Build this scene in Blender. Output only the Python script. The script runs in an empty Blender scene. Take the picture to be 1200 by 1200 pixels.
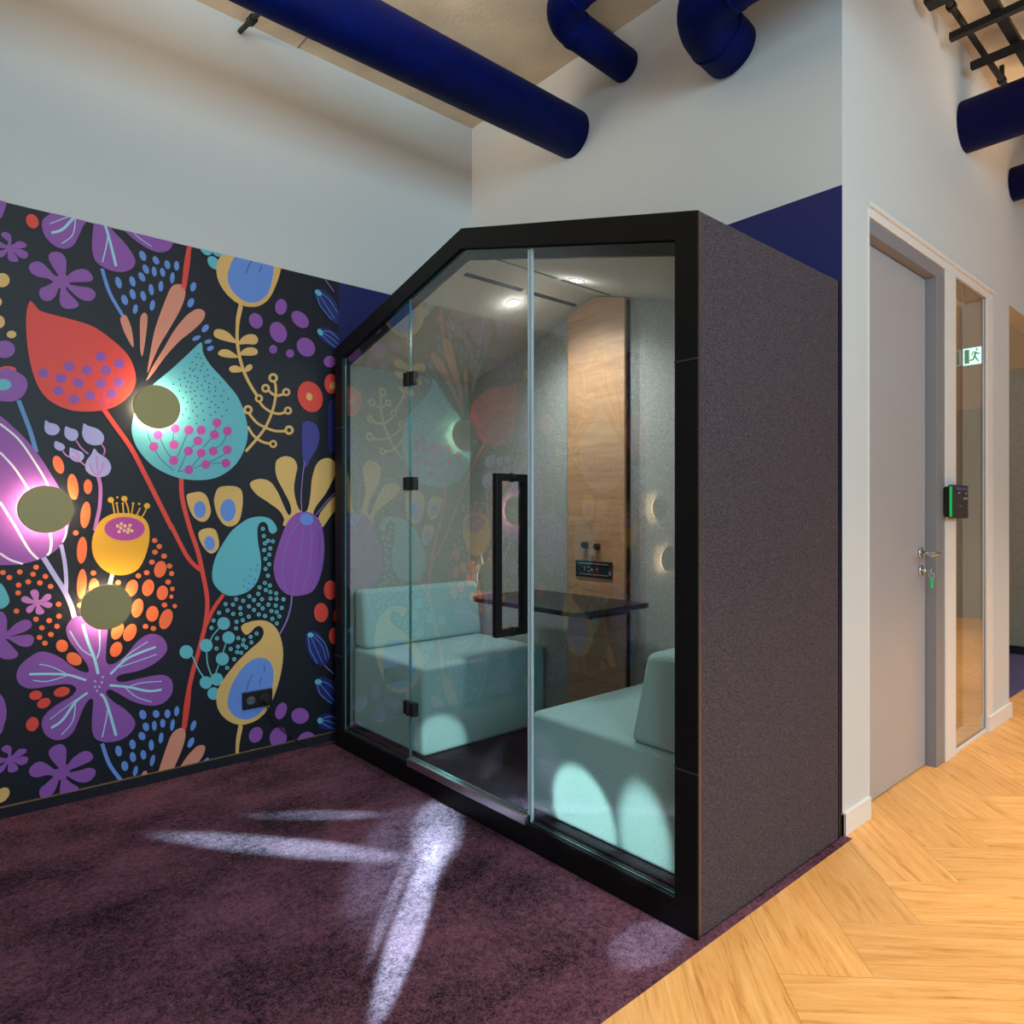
import bpy, bmesh, math, random
from mathutils import Vector, Matrix
R = math.radians
random.seed(7)
SC = bpy.context.scene
COL = SC.collection

# ------------------------------------------------------------ camera, world, exposure
EYE = 1.25
FX, FY = math.cos(R(48.69)), math.sin(R(48.69))
cam_d = bpy.data.cameras.new('camera')
cam_d.sensor_width = 36.0
cam_d.lens = 36.0 * 808 / 1200
cam_d.clip_start = 0.05
cam = bpy.data.objects.new('camera', cam_d)
COL.objects.link(cam)
cam.location = (0, 0, EYE)
cam.rotation_euler = (R(90), 0, R(48.69 - 90))
SC.camera = cam
SC.view_settings.view_transform = 'Standard'
SC.view_settings.look = 'None'
SC.view_settings.gamma = 1.0
SC.view_settings.use_curve_mapping = False
SC.view_settings.exposure = 0.0

w = bpy.data.worlds.new('world')
SC.world = w
w.use_nodes = True
w.node_tree.nodes['Background'].inputs[0].default_value = (0.72, 0.87, 1.0, 1)
w.node_tree.nodes['Background'].inputs[1].default_value = 0.25


def lamp(name, kind, loc, target, power, color, **kw):
    d = bpy.data.lights.new(name, kind)
    d.energy = power
    d.color = color
    for k, v in kw.items():
        setattr(d, k, v)
    o = bpy.data.objects.new(name, d)
    COL.objects.link(o)
    o.location = loc
    if target is not None:
        o.rotation_euler = (Vector(target) - Vector(loc)).to_track_quat('-Z', 'Y').to_euler()
    return o


WARM = (1.0, 0.70, 0.44)
NEUT = (1.0, 0.88, 0.76)
COOL = (0.72, 0.86, 1.0)
# daylight from the windows behind the camera
lamp('window_daylight', 'AREA', (0.3, -2.8, 2.6), (2.1, 3.4, 2.7), 168, (0.57, 0.86, 1.0), shape='RECTANGLE', size=2.8, size_y=1.6)
# warm downlights along the corridor
for x, y, p in ((1.3, -0.55, 255), (2.9, -0.55, 270), (4.5, -0.5, 265), (6.1, -0.4, 230), (7.7, -0.4, 230)):
    lamp('corridor_downlight', 'SPOT', (x, y, 3.45), (x, y, 0), p, (1.0, 0.82, 0.66), spot_size=R(80), spot_blend=.7, shadow_soft_size=.12)
# unseen warm uplights added to brighten the ceiling
lamp('ceiling_fill', 'AREA', (0.95, 1.45, 2.75), (1.1, 1.6, 3.7), 22, (1.0, 0.90, 0.80), shape='DISK', size=1.1, spread=R(110))
lamp('ceiling_fill', 'AREA', (-0.6, 2.9, 3.1), (2.2, 2.85, 3.85), 5, (1.0, 0.84, 0.66), shape='DISK', size=0.5, spread=R(60))
lamp('corridor_fill', 'AREA', (4.3, -0.1, 2.75), (4.3, 0.1, 3.7), 22, (1.0, 0.76, 0.54), shape='DISK', size=1.2, spread=R(110))


# unseen spots added to imitate light the booth glass throws on carpet and sofa
def floor_beam(x, y, half_len, half_wid, deg, power, color=(.40, .98, 1.0), blend=.5, h=3.6, dy=0.0):
    """lamp at ceiling height dy in front of the spot it lights; deg turns the long axis"""
    o = lamp('added_streak_spot', 'SPOT', (x, y - dy, h), None, power, color, spot_size=2 * math.atan(half_len / h), spot_blend=blend, shadow_soft_size=.012)
    o.rotation_euler = (Matrix.Rotation(math.atan2(dy, h), 3, 'X') @ Matrix.Rotation(R(deg), 3, 'Z')).to_euler()
    o.scale = (1, half_wid / half_len, 1)
    return o
floor_beam(1.18, 1.81, .52, .055, 45.5, 4600, blend=.5)
floor_beam(1.20, 1.945, .42, .026, 46, 1700, blend=.7)
floor_beam(1.57, 2.23, .34, .12, 52, 3600, blend=.8)
floor_beam(1.45, 2.09, .34, .08, 46, 2600, blend=.8)
floor_beam(1.33, 2.16, .55, .17, 47, 900, (.42, .86, 1.0), blend=.9)
floor_beam(1.05, 2.50, .60, .085, -51.5, 3200, blend=.9, dy=.6)
floor_beam(1.27, 2.66, .34, .06, -40, 1500, blend=.9, dy=.7)
floor_beam(1.61, 1.24, .17, .10, 0, 800, (.42, .9, 1.0), blend=.6)
def face_beam(loc, target, half, squash, power, blend=.4):  # added spots, shaped to lay the light patches on the sofas
    d = (Vector(target) - Vector(loc)).length
    o = lamp('added_sofa_spot', 'SPOT', loc, target, power, (.86, 1.0, .98), spot_size=2 * math.atan(half / d), spot_blend=blend, shadow_soft_size=.01)
    o.scale = (1, squash, 1)
face_beam((-.6, 2.2, 3.0), (1.812, 1.665, .16), .165, .75, 1300)
face_beam((-.6, 2.0, 3.0), (1.812, 1.395, .17), .125, 1.15, 1100, .7)
face_beam((.9, .2, 1.9), (1.90, 2.65, .19), .15, .75, 520, .6)

# ------------------------------------------------------------ materials
def lin(c):
    return tuple(((v / 255) / 12.92 if v <= 10 else ((v / 255 + 0.055) / 1.055) ** 2.4) for v in c) + (1,)


MATS = {}


def mat(name, rgb, rough=0.6, metal=0.0, spec=0.5, emit=None, estr=0.0, noise=None, bump=None, coat=0.0, sheen=0.0):
    """noise=(scale, second rgb, detail) mixes two colours; bump=(scale, strength)"""
    if name in MATS:
        return MATS[name]
    m = bpy.data.materials.new(name)
    m.use_nodes = True
    nt = m.node_tree
    b = nt.nodes['Principled BSDF']
    b.inputs['Base Color'].default_value = lin(rgb)
    b.inputs['Roughness'].default_value = rough
    b.inputs['Metallic'].default_value = metal
    b.inputs['Specular IOR Level'].default_value = spec
    if coat:
        b.inputs['Coat Weight'].default_value = coat
    if sheen:
        b.inputs['Sheen Weight'].default_value = sheen
    if emit:
        b.inputs['Emission Color'].default_value = lin(emit)
        b.inputs['Emission Strength'].default_value = estr
    tc = nt.nodes.new('ShaderNodeTexCoord')
    if noise:
        n = nt.nodes.new('ShaderNodeTexNoise')
        n.inputs['Scale'].default_value = noise[0]
        n.inputs['Detail'].default_value = noise[2] if len(noise) > 2 else 3
        nt.links.new(tc.outputs['Object'], n.inputs['Vector'])
        rp = nt.nodes.new('ShaderNodeValToRGB')
        rp.color_ramp.elements[0].position = 0.36
        rp.color_ramp.elements[1].position = 0.64
        rp.color_ramp.elements[0].color = lin(rgb)
        rp.color_ramp.elements[1].color = lin(noise[1])
        nt.links.new(n.outputs['Fac'], rp.inputs['Fac'])
        nt.links.new(rp.outputs['Color'], b.inputs['Base Color'])
    if bump:
        n2 = nt.nodes.new('ShaderNodeTexNoise')
        n2.inputs['Scale'].default_value = bump[0]
        n2.inputs['Detail'].default_value = 4
        nt.links.new(tc.outputs['Object'], n2.inputs['Vector'])
        bp = nt.nodes.new('ShaderNodeBump')
        bp.inputs['Strength'].default_value = bump[1]
        bp.inputs['Distance'].default_value = 0.01
        nt.links.new(n2.outputs['Fac'], bp.inputs['Height'])
        nt.links.new(bp.outputs['Normal'], b.inputs['Normal'])
    MATS[name] = m
    return m


def glass_mat(name, tint, panes, rough=0.0):
    """clear pane: tinted transparency plus the Fresnel mirror of all its surfaces"""
    m = bpy.data.materials.new(name)
    m.use_nodes = True
    nt = m.node_tree
    nt.nodes.clear()
    out = nt.nodes.new('ShaderNodeOutputMaterial')
    tr = nt.nodes.new('ShaderNodeBsdfTransparent')
    tr.inputs[0].default_value = tint + (1,)
    gl = nt.nodes.new('ShaderNodeBsdfGlossy')
    gl.inputs['Roughness'].default_value = rough
    gl.inputs['Color'].default_value = (1, 1, 1, 1)
    fr = nt.nodes.new('ShaderNodeFresnel')
    fr.inputs['IOR'].default_value = 1.52
    # n surfaces: nF / (1 + (n-1)F)
    a = nt.nodes.new('ShaderNodeMath'); a.operation = 'MULTIPLY'; a.inputs[1].default_value = panes
    b = nt.nodes.new('ShaderNodeMath'); b.operation = 'MULTIPLY_ADD'; b.inputs[1].default_value = panes - 1; b.inputs[2].default_value = 1
    c = nt.nodes.new('ShaderNodeMath'); c.operation = 'DIVIDE'
    nt.links.new(fr.outputs[0], a.inputs[0]); nt.links.new(fr.outputs[0], b.inputs[0])
    nt.links.new(a.outputs[0], c.inputs[0]); nt.links.new(b.outputs[0], c.inputs[1])
    g = nt.nodes.new('ShaderNodeNewGeometry')
    inv = nt.nodes.new('ShaderNodeMath'); inv.operation = 'SUBTRACT'; inv.inputs[0].default_value = 1
    nt.links.new(g.outputs['Backfacing'], inv.inputs[1])
    f = nt.nodes.new('ShaderNodeMath'); f.operation = 'MULTIPLY'
    nt.links.new(c.outputs[0], f.inputs[0]); nt.links.new(inv.outputs[0], f.inputs[1])
    mx = nt.nodes.new('ShaderNodeMixShader')
    nt.links.new(f.outputs[0], mx.inputs[0])
    nt.links.new(tr.outputs[0], mx.inputs[1]); nt.links.new(gl.outputs[0], mx.inputs[2])
    nt.links.new(mx.outputs[0], out.inputs['Surface'])
    return m


def carpet_mat():
    m = bpy.data.materials.new('carpet_mauve')
    m.use_nodes = True
    nt = m.node_tree; L = nt.links
    b = nt.nodes['Principled BSDF']
    b.inputs['Roughness'].default_value = 0.95
    b.inputs['Specular IOR Level'].default_value = 0.15
    tc = nt.nodes.new('ShaderNodeTexCoord')
    big = nt.nodes.new('ShaderNodeTexNoise'); big.inputs['Scale'].default_value = 2.6; big.inputs['Detail'].default_value = 6; big.inputs['Roughness'].default_value = 0.62
    mp = nt.nodes.new('ShaderNodeMapping'); mp.inputs['Scale'].default_value = (0.9, 1.15, 1); mp.inputs['Rotation'].default_value = (0, 0, R(20))
    L.new(tc.outputs['Object'], mp.inputs[0]); L.new(mp.outputs[0], big.inputs['Vector'])
    fine = nt.nodes.new('ShaderNodeTexNoise'); fine.inputs['Scale'].default_value = 170; fine.inputs['Detail'].default_value = 2
    L.new(tc.outputs['Object'], fine.inputs['Vector'])
    mid = nt.nodes.new('ShaderNodeTexNoise'); mid.inputs['Scale'].default_value = 45; mid.inputs['Detail'].default_value = 4
    L.new(tc.outputs['Object'], mid.inputs['Vector'])
    ad = nt.nodes.new('ShaderNodeMath'); ad.operation = 'MULTIPLY_ADD'; ad.inputs[1].default_value = 0.9
    L.new(fine.outputs[0], ad.inputs[0]); L.new(big.outputs[0], ad.inputs[2])
    ad2 = nt.nodes.new('ShaderNodeMath'); ad2.operation = 'MULTIPLY_ADD'; ad2.inputs[1].default_value = 0.5
    L.new(mid.outputs[0], ad2.inputs[0]); L.new(ad.outputs[0], ad2.inputs[2])
    rp = nt.nodes.new('ShaderNodeValToRGB')
    e = rp.color_ramp.elements
    e[0].position = 0.92; e[0].color = lin((30, 18, 28))
    e[1].position = 1.42; e[1].color = lin((122, 78, 96))
    x = e.new(1.17) if False else None
    sc = nt.nodes.new('ShaderNodeMath'); sc.operation = 'MULTIPLY'; sc.inputs[1].default_value = 0.5
    L.new(ad2.outputs[0], sc.inputs[0])
    e[0].position = 0.48; e[1].position = 0.74
    L.new(sc.outputs[0], rp.inputs[0])
    L.new(rp.outputs[0], b.inputs['Base Color'])
    bp = nt.nodes.new('ShaderNodeBump'); bp.inputs['Strength'].default_value = 0.7; bp.inputs['Distance'].default_value = 0.006
    L.new(fine.outputs[0], bp.inputs['Height']); L.new(bp.outputs[0], b.inputs['Normal'])
    return m


def wood_mat(name, c_dark, c_mid, c_light, rough, uv=True, axis='X', grain=1.0, spec=0.4):
    m = bpy.data.materials.new(name)
    m.use_nodes = True
    nt = m.node_tree; L = nt.links
    b = nt.nodes['Principled BSDF']
    b.inputs['Roughness'].default_value = rough
    b.inputs['Specular IOR Level'].default_value = spec
    tc = nt.nodes.new('ShaderNodeTexCoord')
    mp = nt.nodes.new('ShaderNodeMapping')
    L.new(tc.outputs['UV' if uv else 'Object'], mp.inputs[0])
    mp.inputs['Scale'].default_value = {'X': (1.7 * grain, 20 * grain, 1), 'Y': (16 * grain, 1.3 * grain, 14 * grain)}[axis]
    n = nt.nodes.new('ShaderNodeTexNoise'); n.inputs['Scale'].default_value = 1.6; n.inputs['Detail'].default_value = 7; n.inputs['Roughness'].default_value = 0.62; n.inputs['Distortion'].default_value = 0.9
    L.new(mp.outputs[0], n.inputs['Vector'])
    n2 = nt.nodes.new('ShaderNodeTexNoise'); n2.inputs['Scale'].default_value = 9; n2.inputs['Detail'].default_value = 3
    L.new(mp.outputs[0], n2.inputs['Vector'])
    ad = nt.nodes.new('ShaderNodeMath'); ad.operation = 'MULTIPLY_ADD'; ad.inputs[1].default_value = 0.32
    L.new(n2.outputs[0], ad.inputs[0]); L.new(n.outputs[0], ad.inputs[2])
    rp = nt.nodes.new('ShaderNodeValToRGB')
    e = rp.color_ramp.elements
    e[0].position = 0.36; e[0].color = lin(c_dark)
    e[1].position = 0.86; e[1].color = lin(c_light)
    k = e.new(0.60); k.color = lin(c_mid)
    L.new(ad.outputs[0], rp.inputs[0])
    if uv:
        at = nt.nodes.new('ShaderNodeAttribute'); at.attribute_name = 'tone'
        hsv = nt.nodes.new('ShaderNodeHueSaturation')
        L.new(at.outputs['Fac'], hsv.inputs['Value']); L.new(rp.outputs[0], hsv.inputs['Color'])
        L.new(hsv.outputs[0], b.inputs['Base Color'])
    else:
        L.new(rp.outputs[0], b.inputs['Base Color'])
    bp = nt.nodes.new('ShaderNodeBump'); bp.inputs['Strength'].default_value = 0.12; bp.inputs['Distance'].default_value = 0.002
    L.new(n2.outputs[0], bp.inputs['Height']); L.new(bp.outputs[0], b.inputs['Normal'])
    return m


M_WALL = mat('wall_paint_white', (203, 204, 204), 0.75, spec=0.3, bump=(240, 0.03))
M_NAVY = mat('wall_paint_navy', (30, 36, 96), 0.7, spec=0.3)
M_CEIL = mat('ceiling_concrete', (204, 186, 162), 0.85, spec=0.2, noise=(3.5, (222, 204, 178), 8), bump=(60, 0.25))
M_CARPET = carpet_mat()
M_WOODFLOOR = wood_mat('floor_oak', (172, 112, 54), (222, 162, 92), (236, 184, 114), 0.40)
M_OAK = wood_mat('panel_oak', (152, 108, 76), (184, 140, 102), (200, 158, 120), 0.5, uv=False, axis='Y', grain=0.9)
M_BLACK = mat('black_powder_coat', (9, 9, 10), 0.5, spec=0.25)
M_BLACKM = mat('black_matte', (14, 14, 15), 0.7)
M_FELT_D = mat('felt_charcoal', (44, 38, 42), 0.95, spec=0.1, noise=(300, (96, 84, 90), 2), bump=(330, 0.2))
M_FELT_L = mat('felt_grey', (146, 146, 140), 0.95, spec=0.1, noise=(260, (190, 190, 182), 2), bump=(400, 0.4))
M_FELT_C = mat('felt_ceiling', (200, 190, 176), 0.95, spec=0.1, noise=(190, (224, 214, 200), 2), bump=(400, 0.3))
M_SOFA = mat('sofa_mint_fabric', (150, 188, 190), 0.9, spec=0.15, noise=(300, (176, 210, 210), 2), bump=(600, 0.3), sheen=0.2)
M_BOOTHFLOOR = mat('booth_carpet', (30, 30, 36), 0.95, spec=0.1, noise=(260, (66, 68, 78), 2), bump=(260, 0.6))
M_DUCT = mat('duct_blue', (0, 12, 74), 0.6, spec=0.1, bump=(14, 0.3), noise=(9, (0, 16, 88), 4))
M_DUCTD = mat('duct_violet_blue', (14, 12, 78), 0.6, spec=0.12, bump=(14, 0.25))
M_CHROME = mat('chrome', (205, 205, 205), 0.22, metal=1.0)
M_RAIL = mat('brushed_steel', (205, 200, 200), 0.32, metal=1.0)
M_BRASS = mat('lamp_olive_brass', (158, 146, 98), 0.55, metal=0.2)
M_DOOR = mat('door_grey', (170, 166, 168), 0.32, spec=0.45)
M_DFRAME = mat('door_frame_grey', (132, 130, 134), 0.45)
M_TRIM = mat('trim_white', (226, 220, 214), 0.5)
M_GLASS = glass_mat('booth_glass', (0.94, 0.978, 0.968), 2.0)
M_WGLASS = glass_mat('window_glass', (0.90, 0.92, 0.90), 4.0)
M_GEDGE = mat('glass_edge_seal', (184, 202, 210), 0.15, spec=0.6)
M_GRIM = mat('glass_rim_teal', (74, 116, 118), 0.2, spec=0.5)
M_BROWN = mat('edge_strip_bronze', (120, 108, 100), 0.45, metal=0.9)
M_GREEN = mat('led_green', (20, 170, 80), 0.4, emit=(0, 210, 90), estr=0.35)
M_GOLD = mat('gold_trim', (118, 92, 58), 0.5)
M_BASEL = mat('skirting_navy_carpet', (16, 14, 22), 0.95, noise=(240, (34, 31, 46), 2), bump=(260, 0.5))


# ------------------------------------------------------------ mesh helpers
class MB:
    def __init__(self):
        self.bm = bmesh.new()

    def box(self, x0, x1, y0, y1, z0, z1, mi=0):
        v = [self.bm.verts.new(p) for p in ((x0, y0, z0), (x1, y0, z0), (x1, y1, z0), (x0, y1, z0), (x0, y0, z1), (x1, y0, z1), (x1, y1, z1), (x0, y1, z1))]
        for f in ((3, 2, 1, 0), (4, 5, 6, 7), (0, 1, 5, 4), (1, 2, 6, 5), (2, 3, 7, 6), (3, 0, 4, 7)):
            fc = self.bm.faces.new([v[i] for i in f]); fc.material_index = mi
        return v

    def prism(self, pts, axis, a0, a1, mi=0, caps=True):
        """extrude a 2-D outline; axis 'X': pts=(y,z); 'Y': (x,z); 'Z': (x,y)"""
        def P(p, a):
            return {'X': (a, p[0], p[1]), 'Y': (p[0], a, p[1]), 'Z': (p[0], p[1], a)}[axis]
        A = [self.bm.verts.new(P(p, a0)) for p in pts]
        B = [self.bm.verts.new(P(p, a1)) for p in pts]
        n = len(pts)
        fs = []
        if caps:
            fs.append(self.bm.faces.new(A)); fs.append(self.bm.faces.new(B[::-1]))
        for i in range(n):
            fs.append(self.bm.faces.new([A[i], B[i], B[(i + 1) % n], A[(i + 1) % n]]))
        for f in fs:
            f.material_index = mi
        return self

    def ring(self, outer, inner, axis, a0, a1, mi=0):
        def P(p, a):
            return {'X': (a, p[0], p[1]), 'Y': (p[0], a, p[1]), 'Z': (p[0], p[1], a)}[axis]
        n = len(outer)
        O0 = [self.bm.verts.new(P(p, a0)) for p in outer]; O1 = [self.bm.verts.new(P(p, a1)) for p in outer]
        I0 = [self.bm.verts.new(P(p, a0)) for p in inner]; I1 = [self.bm.verts.new(P(p, a1)) for p in inner]
        for i in range(n):
            j = (i + 1) % n
            for q in ((O0[i], O0[j], I0[j], I0[i]), (O1[j], O1[i], I1[i], I1[j]), (O0[j], O0[i], O1[i], O1[j]), (I0[i], I0[j], I1[j], I1[i])):
                self.bm.faces.new(q).material_index = mi
        return self

    def tube(self, pts, r, seg=24, mi=0, caps=True):
        """sweep a circle along points; r may be a list"""
        pts = [Vector(p) for p in pts]
        rs = r if isinstance(r, (list, tuple)) else [r] * len(pts)
        rings = []
        t0 = (pts[1] - pts[0]).normalized()
        up = Vector((0, 0, 1)) if abs(t0.z) < 0.9 else Vector((1, 0, 0))
        n = t0.cross(up).normalized()
        for i, p in enumerate(pts):
            if i == 0: t = t0
            elif i == len(pts) - 1: t = (pts[i] - pts[i - 1]).normalized()
            else: t = ((pts[i + 1] - pts[i]).normalized() + (pts[i] - pts[i - 1]).normalized()).normalized()
            n = (n - t * n.dot(t)).normalized()
            b = t.cross(n)
            rings.append([self.bm.verts.new(p + (n * math.cos(k * math.tau / seg) + b * math.sin(k * math.tau / seg)) * rs[i]) for k in range(seg)])
        for a, b2 in zip(rings, rings[1:]):
            for k in range(seg):
                f = self.bm.faces.new([a[k], a[(k + 1) % seg], b2[(k + 1) % seg], b2[k]]); f.smooth = True; f.material_index = mi
        if caps:
            self.bm.faces.new(rings[0][::-1]).material_index = mi
            self.bm.faces.new(rings[-1]).material_index = mi
        return self

    def build(self, name, mats, parent=None, bevel=0, seg=2, origin=None, smooth=False, kind=None):
        bmesh.ops.recalc_face_normals(self.bm, faces=self.bm.faces)
        me = bpy.data.meshes.new(name)
        if parent is not None:
            wm = parent.matrix_world if parent.parent is None else None
            off = world_loc(parent)
        else:
            off = Vector(origin) if origin is not None else Vector((0, 0, 0))
        bmesh.ops.translate(self.bm, verts=self.bm.verts, vec=-off)
        self.bm.to_mesh(me); self.bm.free()
        for m in (mats if isinstance(mats, (list, tuple)) else [mats]):
            me.materials.append(m)
        if smooth:
            for p in me.polygons: p.use_smooth = True
        o = bpy.data.objects.new(name, me)
        COL.objects.link(o)
        if parent is not None:
            o.parent = parent
        elif origin is not None:
            o.location = origin
        if bevel:
            b = o.modifiers.new('bevel', 'BEVEL'); b.width = bevel; b.segments = seg; b.limit_method = 'ANGLE'; b.angle_limit = R(35)
            if seg > 2:
                for p in me.polygons: p.use_smooth = True
                wn = o.modifiers.new('wn', 'WEIGHTED_NORMAL'); wn.keep_sharp = True
        if kind: o['kind'] = kind
        return o


def world_loc(o):
    v = Vector((0, 0, 0))
    while o is not None:
        v += Vector(o.location); o = o.parent
    return v


def tag(o, label, cat, group=None):
    o['label'] = label; o['category'] = cat
    if group: o['group'] = group
    return o


def thing(name, loc, label, cat, group=None):
    o = bpy.data.objects.new(name, None)
    COL.objects.link(o); o.location = loc; o.empty_display_size = 0.1
    return tag(o, label, cat, group)


def struct(o):
    o['kind'] = 'structure'
    return o


def elbow(p0, p1, p2, rad, n=12):
    """points p0 -> p1 -> p2 with a rounded corner at p1"""
    p0, p1, p2 = Vector(p0), Vector(p1), Vector(p2)
    a = p1 + (p0 - p1).normalized() * rad
    b = p1 + (p2 - p1).normalized() * rad
    out = [p0]
    for i in range(n + 1):
        t = i / n
        # true quarter circle between the two tangent points
        c = a + (b - p1)
        ang = t * math.pi / 2
        out.append(c + (a - c) * math.cos(ang) + (b - c) * math.sin(ang))
    out.append(p2)
    return out


# ------------------------------------------------------------ the room shell
YW = 3.48      # mural wall
XB = 2.717     # wall behind the booth
YR = 1.159     # corridor wall with the door
HC = 3.70      # ceiling
HB = 2.515     # height of the painted band / mural
XM = 1.789     # where the mural ends and navy paint begins
YC = 1.122     # carpet / oak boundary

b = MB(); b.box(-2.6, XB + .12, YW + .012, YW + .14, 0, HC)
b.box(XM, XB, YW + .004, YW + .02, 0, HB, 1); b.box(-2.6, XB, YW, YW + .02, HB, HC, 0)
struct(b.build('wall_left', [M_WALL, M_NAVY]))
b = MB(); b.box(XB + .003, XB + .12, YR + .12, YW, 0, HC)
b.box(XB, XB + .004, YR + .001, YW, HB, HC); b.box(XB, XB + .004, YR + .001, YW, 0, HB, 1)
struct(b.build('wall_back', [M_WALL, M_NAVY]))

DX0, DX1 = 2.958, 4.71     # framed opening with door and side light
b = MB()
b.box(XB + .002, DX0, YR, YR + .12, 0, HC)
b.box(DX0, 5.06, YR, YR + .12, 2.52, HC)
b.box(DX1, 5.06, YR, YR + .12, 0, 2.52)
b.box(5.06, 9.4, YR, YR + .12, HB, HC)
b.box(7.6, 9.4, YR, YR + .12, 0, HB)
struct(b.build('wall_right', M_WALL))
M_TAUPE = mat('wall_paint_taupe', (150, 146, 132), 0.8, noise=(30, (158, 154, 140), 3))
M_BEIGE = mat('wall_paint_beige', (196, 172, 142), 0.8)
b = MB(); b.box(9.4, 9.5, -3.2, YR, 0, 2.46, 0); b.box(9.4, 9.5, -3.2, YR, 2.46, HC, 1)
struct(b.build('wall_far', [M_TAUPE, M_BEIGE]))
b = MB(); b.box(7.36, 7.46, YR + .12, 4.2, 0, HB, 0); b.box(7.36, 7.46, YR + .12, 4.2, HB, HC, 1)
b.box(7.34, 7.36, YR + .12, 4.2, 0.002, 0.07, 2)
struct(b.build('wall_niche', [M_TAUPE, M_BEIGE, M_BLACKM]))
b = MB(); b.box(5.0, 5.06, YR + .12, 4.2, 0, HC); b.box(XB + .12, 7.46, 4.2, 4.3, 0, HC)
struct(b.build('wall_partition', M_BEIGE))
b = MB(); b.box(-2.6, 9.5, -3.2, YW + .14, HC, HC + .15)
# shallow joints between the cast slabs
b.box(-2.6, XB, 2.30, 2.308, HC - .002, HC, 1); b.box(1.55, 1.558, -3.2, YW, HC - .002, HC, 1)
b.box(3.3, 9.4, .62, .63, HC - .002, HC, 1)
struct(b.build('ceiling', [M_CEIL, mat('joint_grey', (150, 130, 108), 0.9)]))

# oak herringbone floor: one mesh, planks as faces with their own grain offset
def clip(poly, f):
    out = []
    for i, p in enumerate(poly):
        q = poly[(i + 1) % len(poly)]
        a, c = f(p), f(q)
        if a >= 0: out.append(p)
        if (a >= 0) != (c >= 0):
            t = a / (a - c)
            out.append(tuple(p[k] + (q[k] - p[k]) * t for k in range(len(p))))
    return out

bm = bmesh.new()
uvl = bm.loops.layers.uv.new('UVMap')
tone = bm.faces.layers.float.new('tone')
W_, N_ = 0.254, 4
s2 = math.sqrt(.5)
def herr(p, q):
    return (1.952 + W_ * s2 * (p + q), 0.747 + W_ * s2 * (q - p))
rng = random.Random(3)
def plank(p0, p1, q0, q1, along):
    g = 0.0022
    p0 += g; p1 -= g; q0 += g; q1 -= g
    ou, ov, tn = rng.uniform(0, 40), rng.uniform(0, 40), rng.uniform(0.9, 1.06)
    pts = []
    for p, q in ((p0, q0), (p1, q0), (p1, q1), (p0, q1)):
        x, y = herr(p, q)
        u, v = ((p - p0) * W_, (q - q0) * W_) if along else ((q - q0) * W_, (p - p0) * W_)
        pts.append((x, y, u + ou, v + ov))
    full = pts
    for lims in ((lambda t: YC - t[1], lambda t: t[0] + 1.6, lambda t: XB - t[0], lambda t: t[1] + 3.0), (lambda t: 1.27 - t[1], lambda t: t[0] - XB, lambda t: 9.4 - t[0], lambda t: t[1] + 3.0)):
        pts = full
        for f in lims:
            pts = clip(pts, f)
            if len(pts) < 3: break
        if len(pts) >= 3: plank_face(pts, tn)
def plank_face(pts, tn):
    vs = [bm.verts.new((t[0], t[1], 0.0)) for t in pts]
    fc = bm.faces.new(vs)
    fc[tone] = tn
    for lp, t in zip(fc.loops, pts):
        lp[uvl].uv = (t[2], t[3])
for k in range(-34, 34):
    for m in range(-6, 6):
        s = m * 2 * N_
        plank(k + s, k + s + N_, k, k + 1, True)
        plank(k + N_ + s, k + N_ + 1 + s, k - N_ + 1, k + 1, False)
bmesh.ops.recalc_face_normals(bm, faces=bm.faces)
for f in bm.faces:
    if f.normal.z < 0: f.normal_flip()
# dark seams seen between the planks
def flat(z, x0, x1, y0, y1, mi):
    f = bm.faces.new([bm.verts.new(c) for c in ((x0, y0, z), (x1, y0, z), (x1, y1, z), (x0, y1, z))]); f.material_index = mi; f[tone] = 1
flat(-0.0012, -1.6, XB, -3.0, YC, 1); flat(-0.0012, XB, 9.4, -3.0, 1.27, 1)
me = bpy.data.meshes.new('floor'); bm.to_mesh(me); bm.free()
me.materials.append(M_WOODFLOOR); me.materials.append(mat('floor_seam', (166, 112, 62), 0.8))
o = bpy.data.objects.new('floor', me); COL.objects.link(o); struct(o)
b = MB(); b.box(-2.6, XB - .001, YC, YW + .01, -0.02, 0.003); b.box(XB + .12, 7.46, 1.27, 4.2, -0.02, 0.002, 1)
struct(b.build('floor_carpet', [M_CARPET, mat('niche_carpet', (58, 52, 92), 0.95, noise=(120, (92, 84, 132), 3), bump=(260, .5))]))
b = MB(); b.box(-2.6, -2.5, 1.0, YW, 0, HC); struct(b.build('wall_side', M_WALL))

# skirting boards
b = MB(); b.box(-2.5, XB, YW - .012, YW, 0.003, 0.048); b.box(-2.5, XB, YW - .013, YW, 0.048, 0.051, 1)
struct(b.build('baseboard_left', [M_BASEL, M_GOLD]))
b = MB(); b.box(XB - .012, DX0 + .002, YR - .014, YR, 0, 0.088); b.box(XB - .012, XB, YR - .014, YR + .0, 0, 0.088)
struct(b.build('baseboard_right', M_TRIM, bevel=.002))
b = MB(); b.box(DX1 - .10, 5.075, YR - .014, YR, 0, 0.088)
struct(b.build('baseboard_corridor', M_TRIM, bevel=.002))

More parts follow.
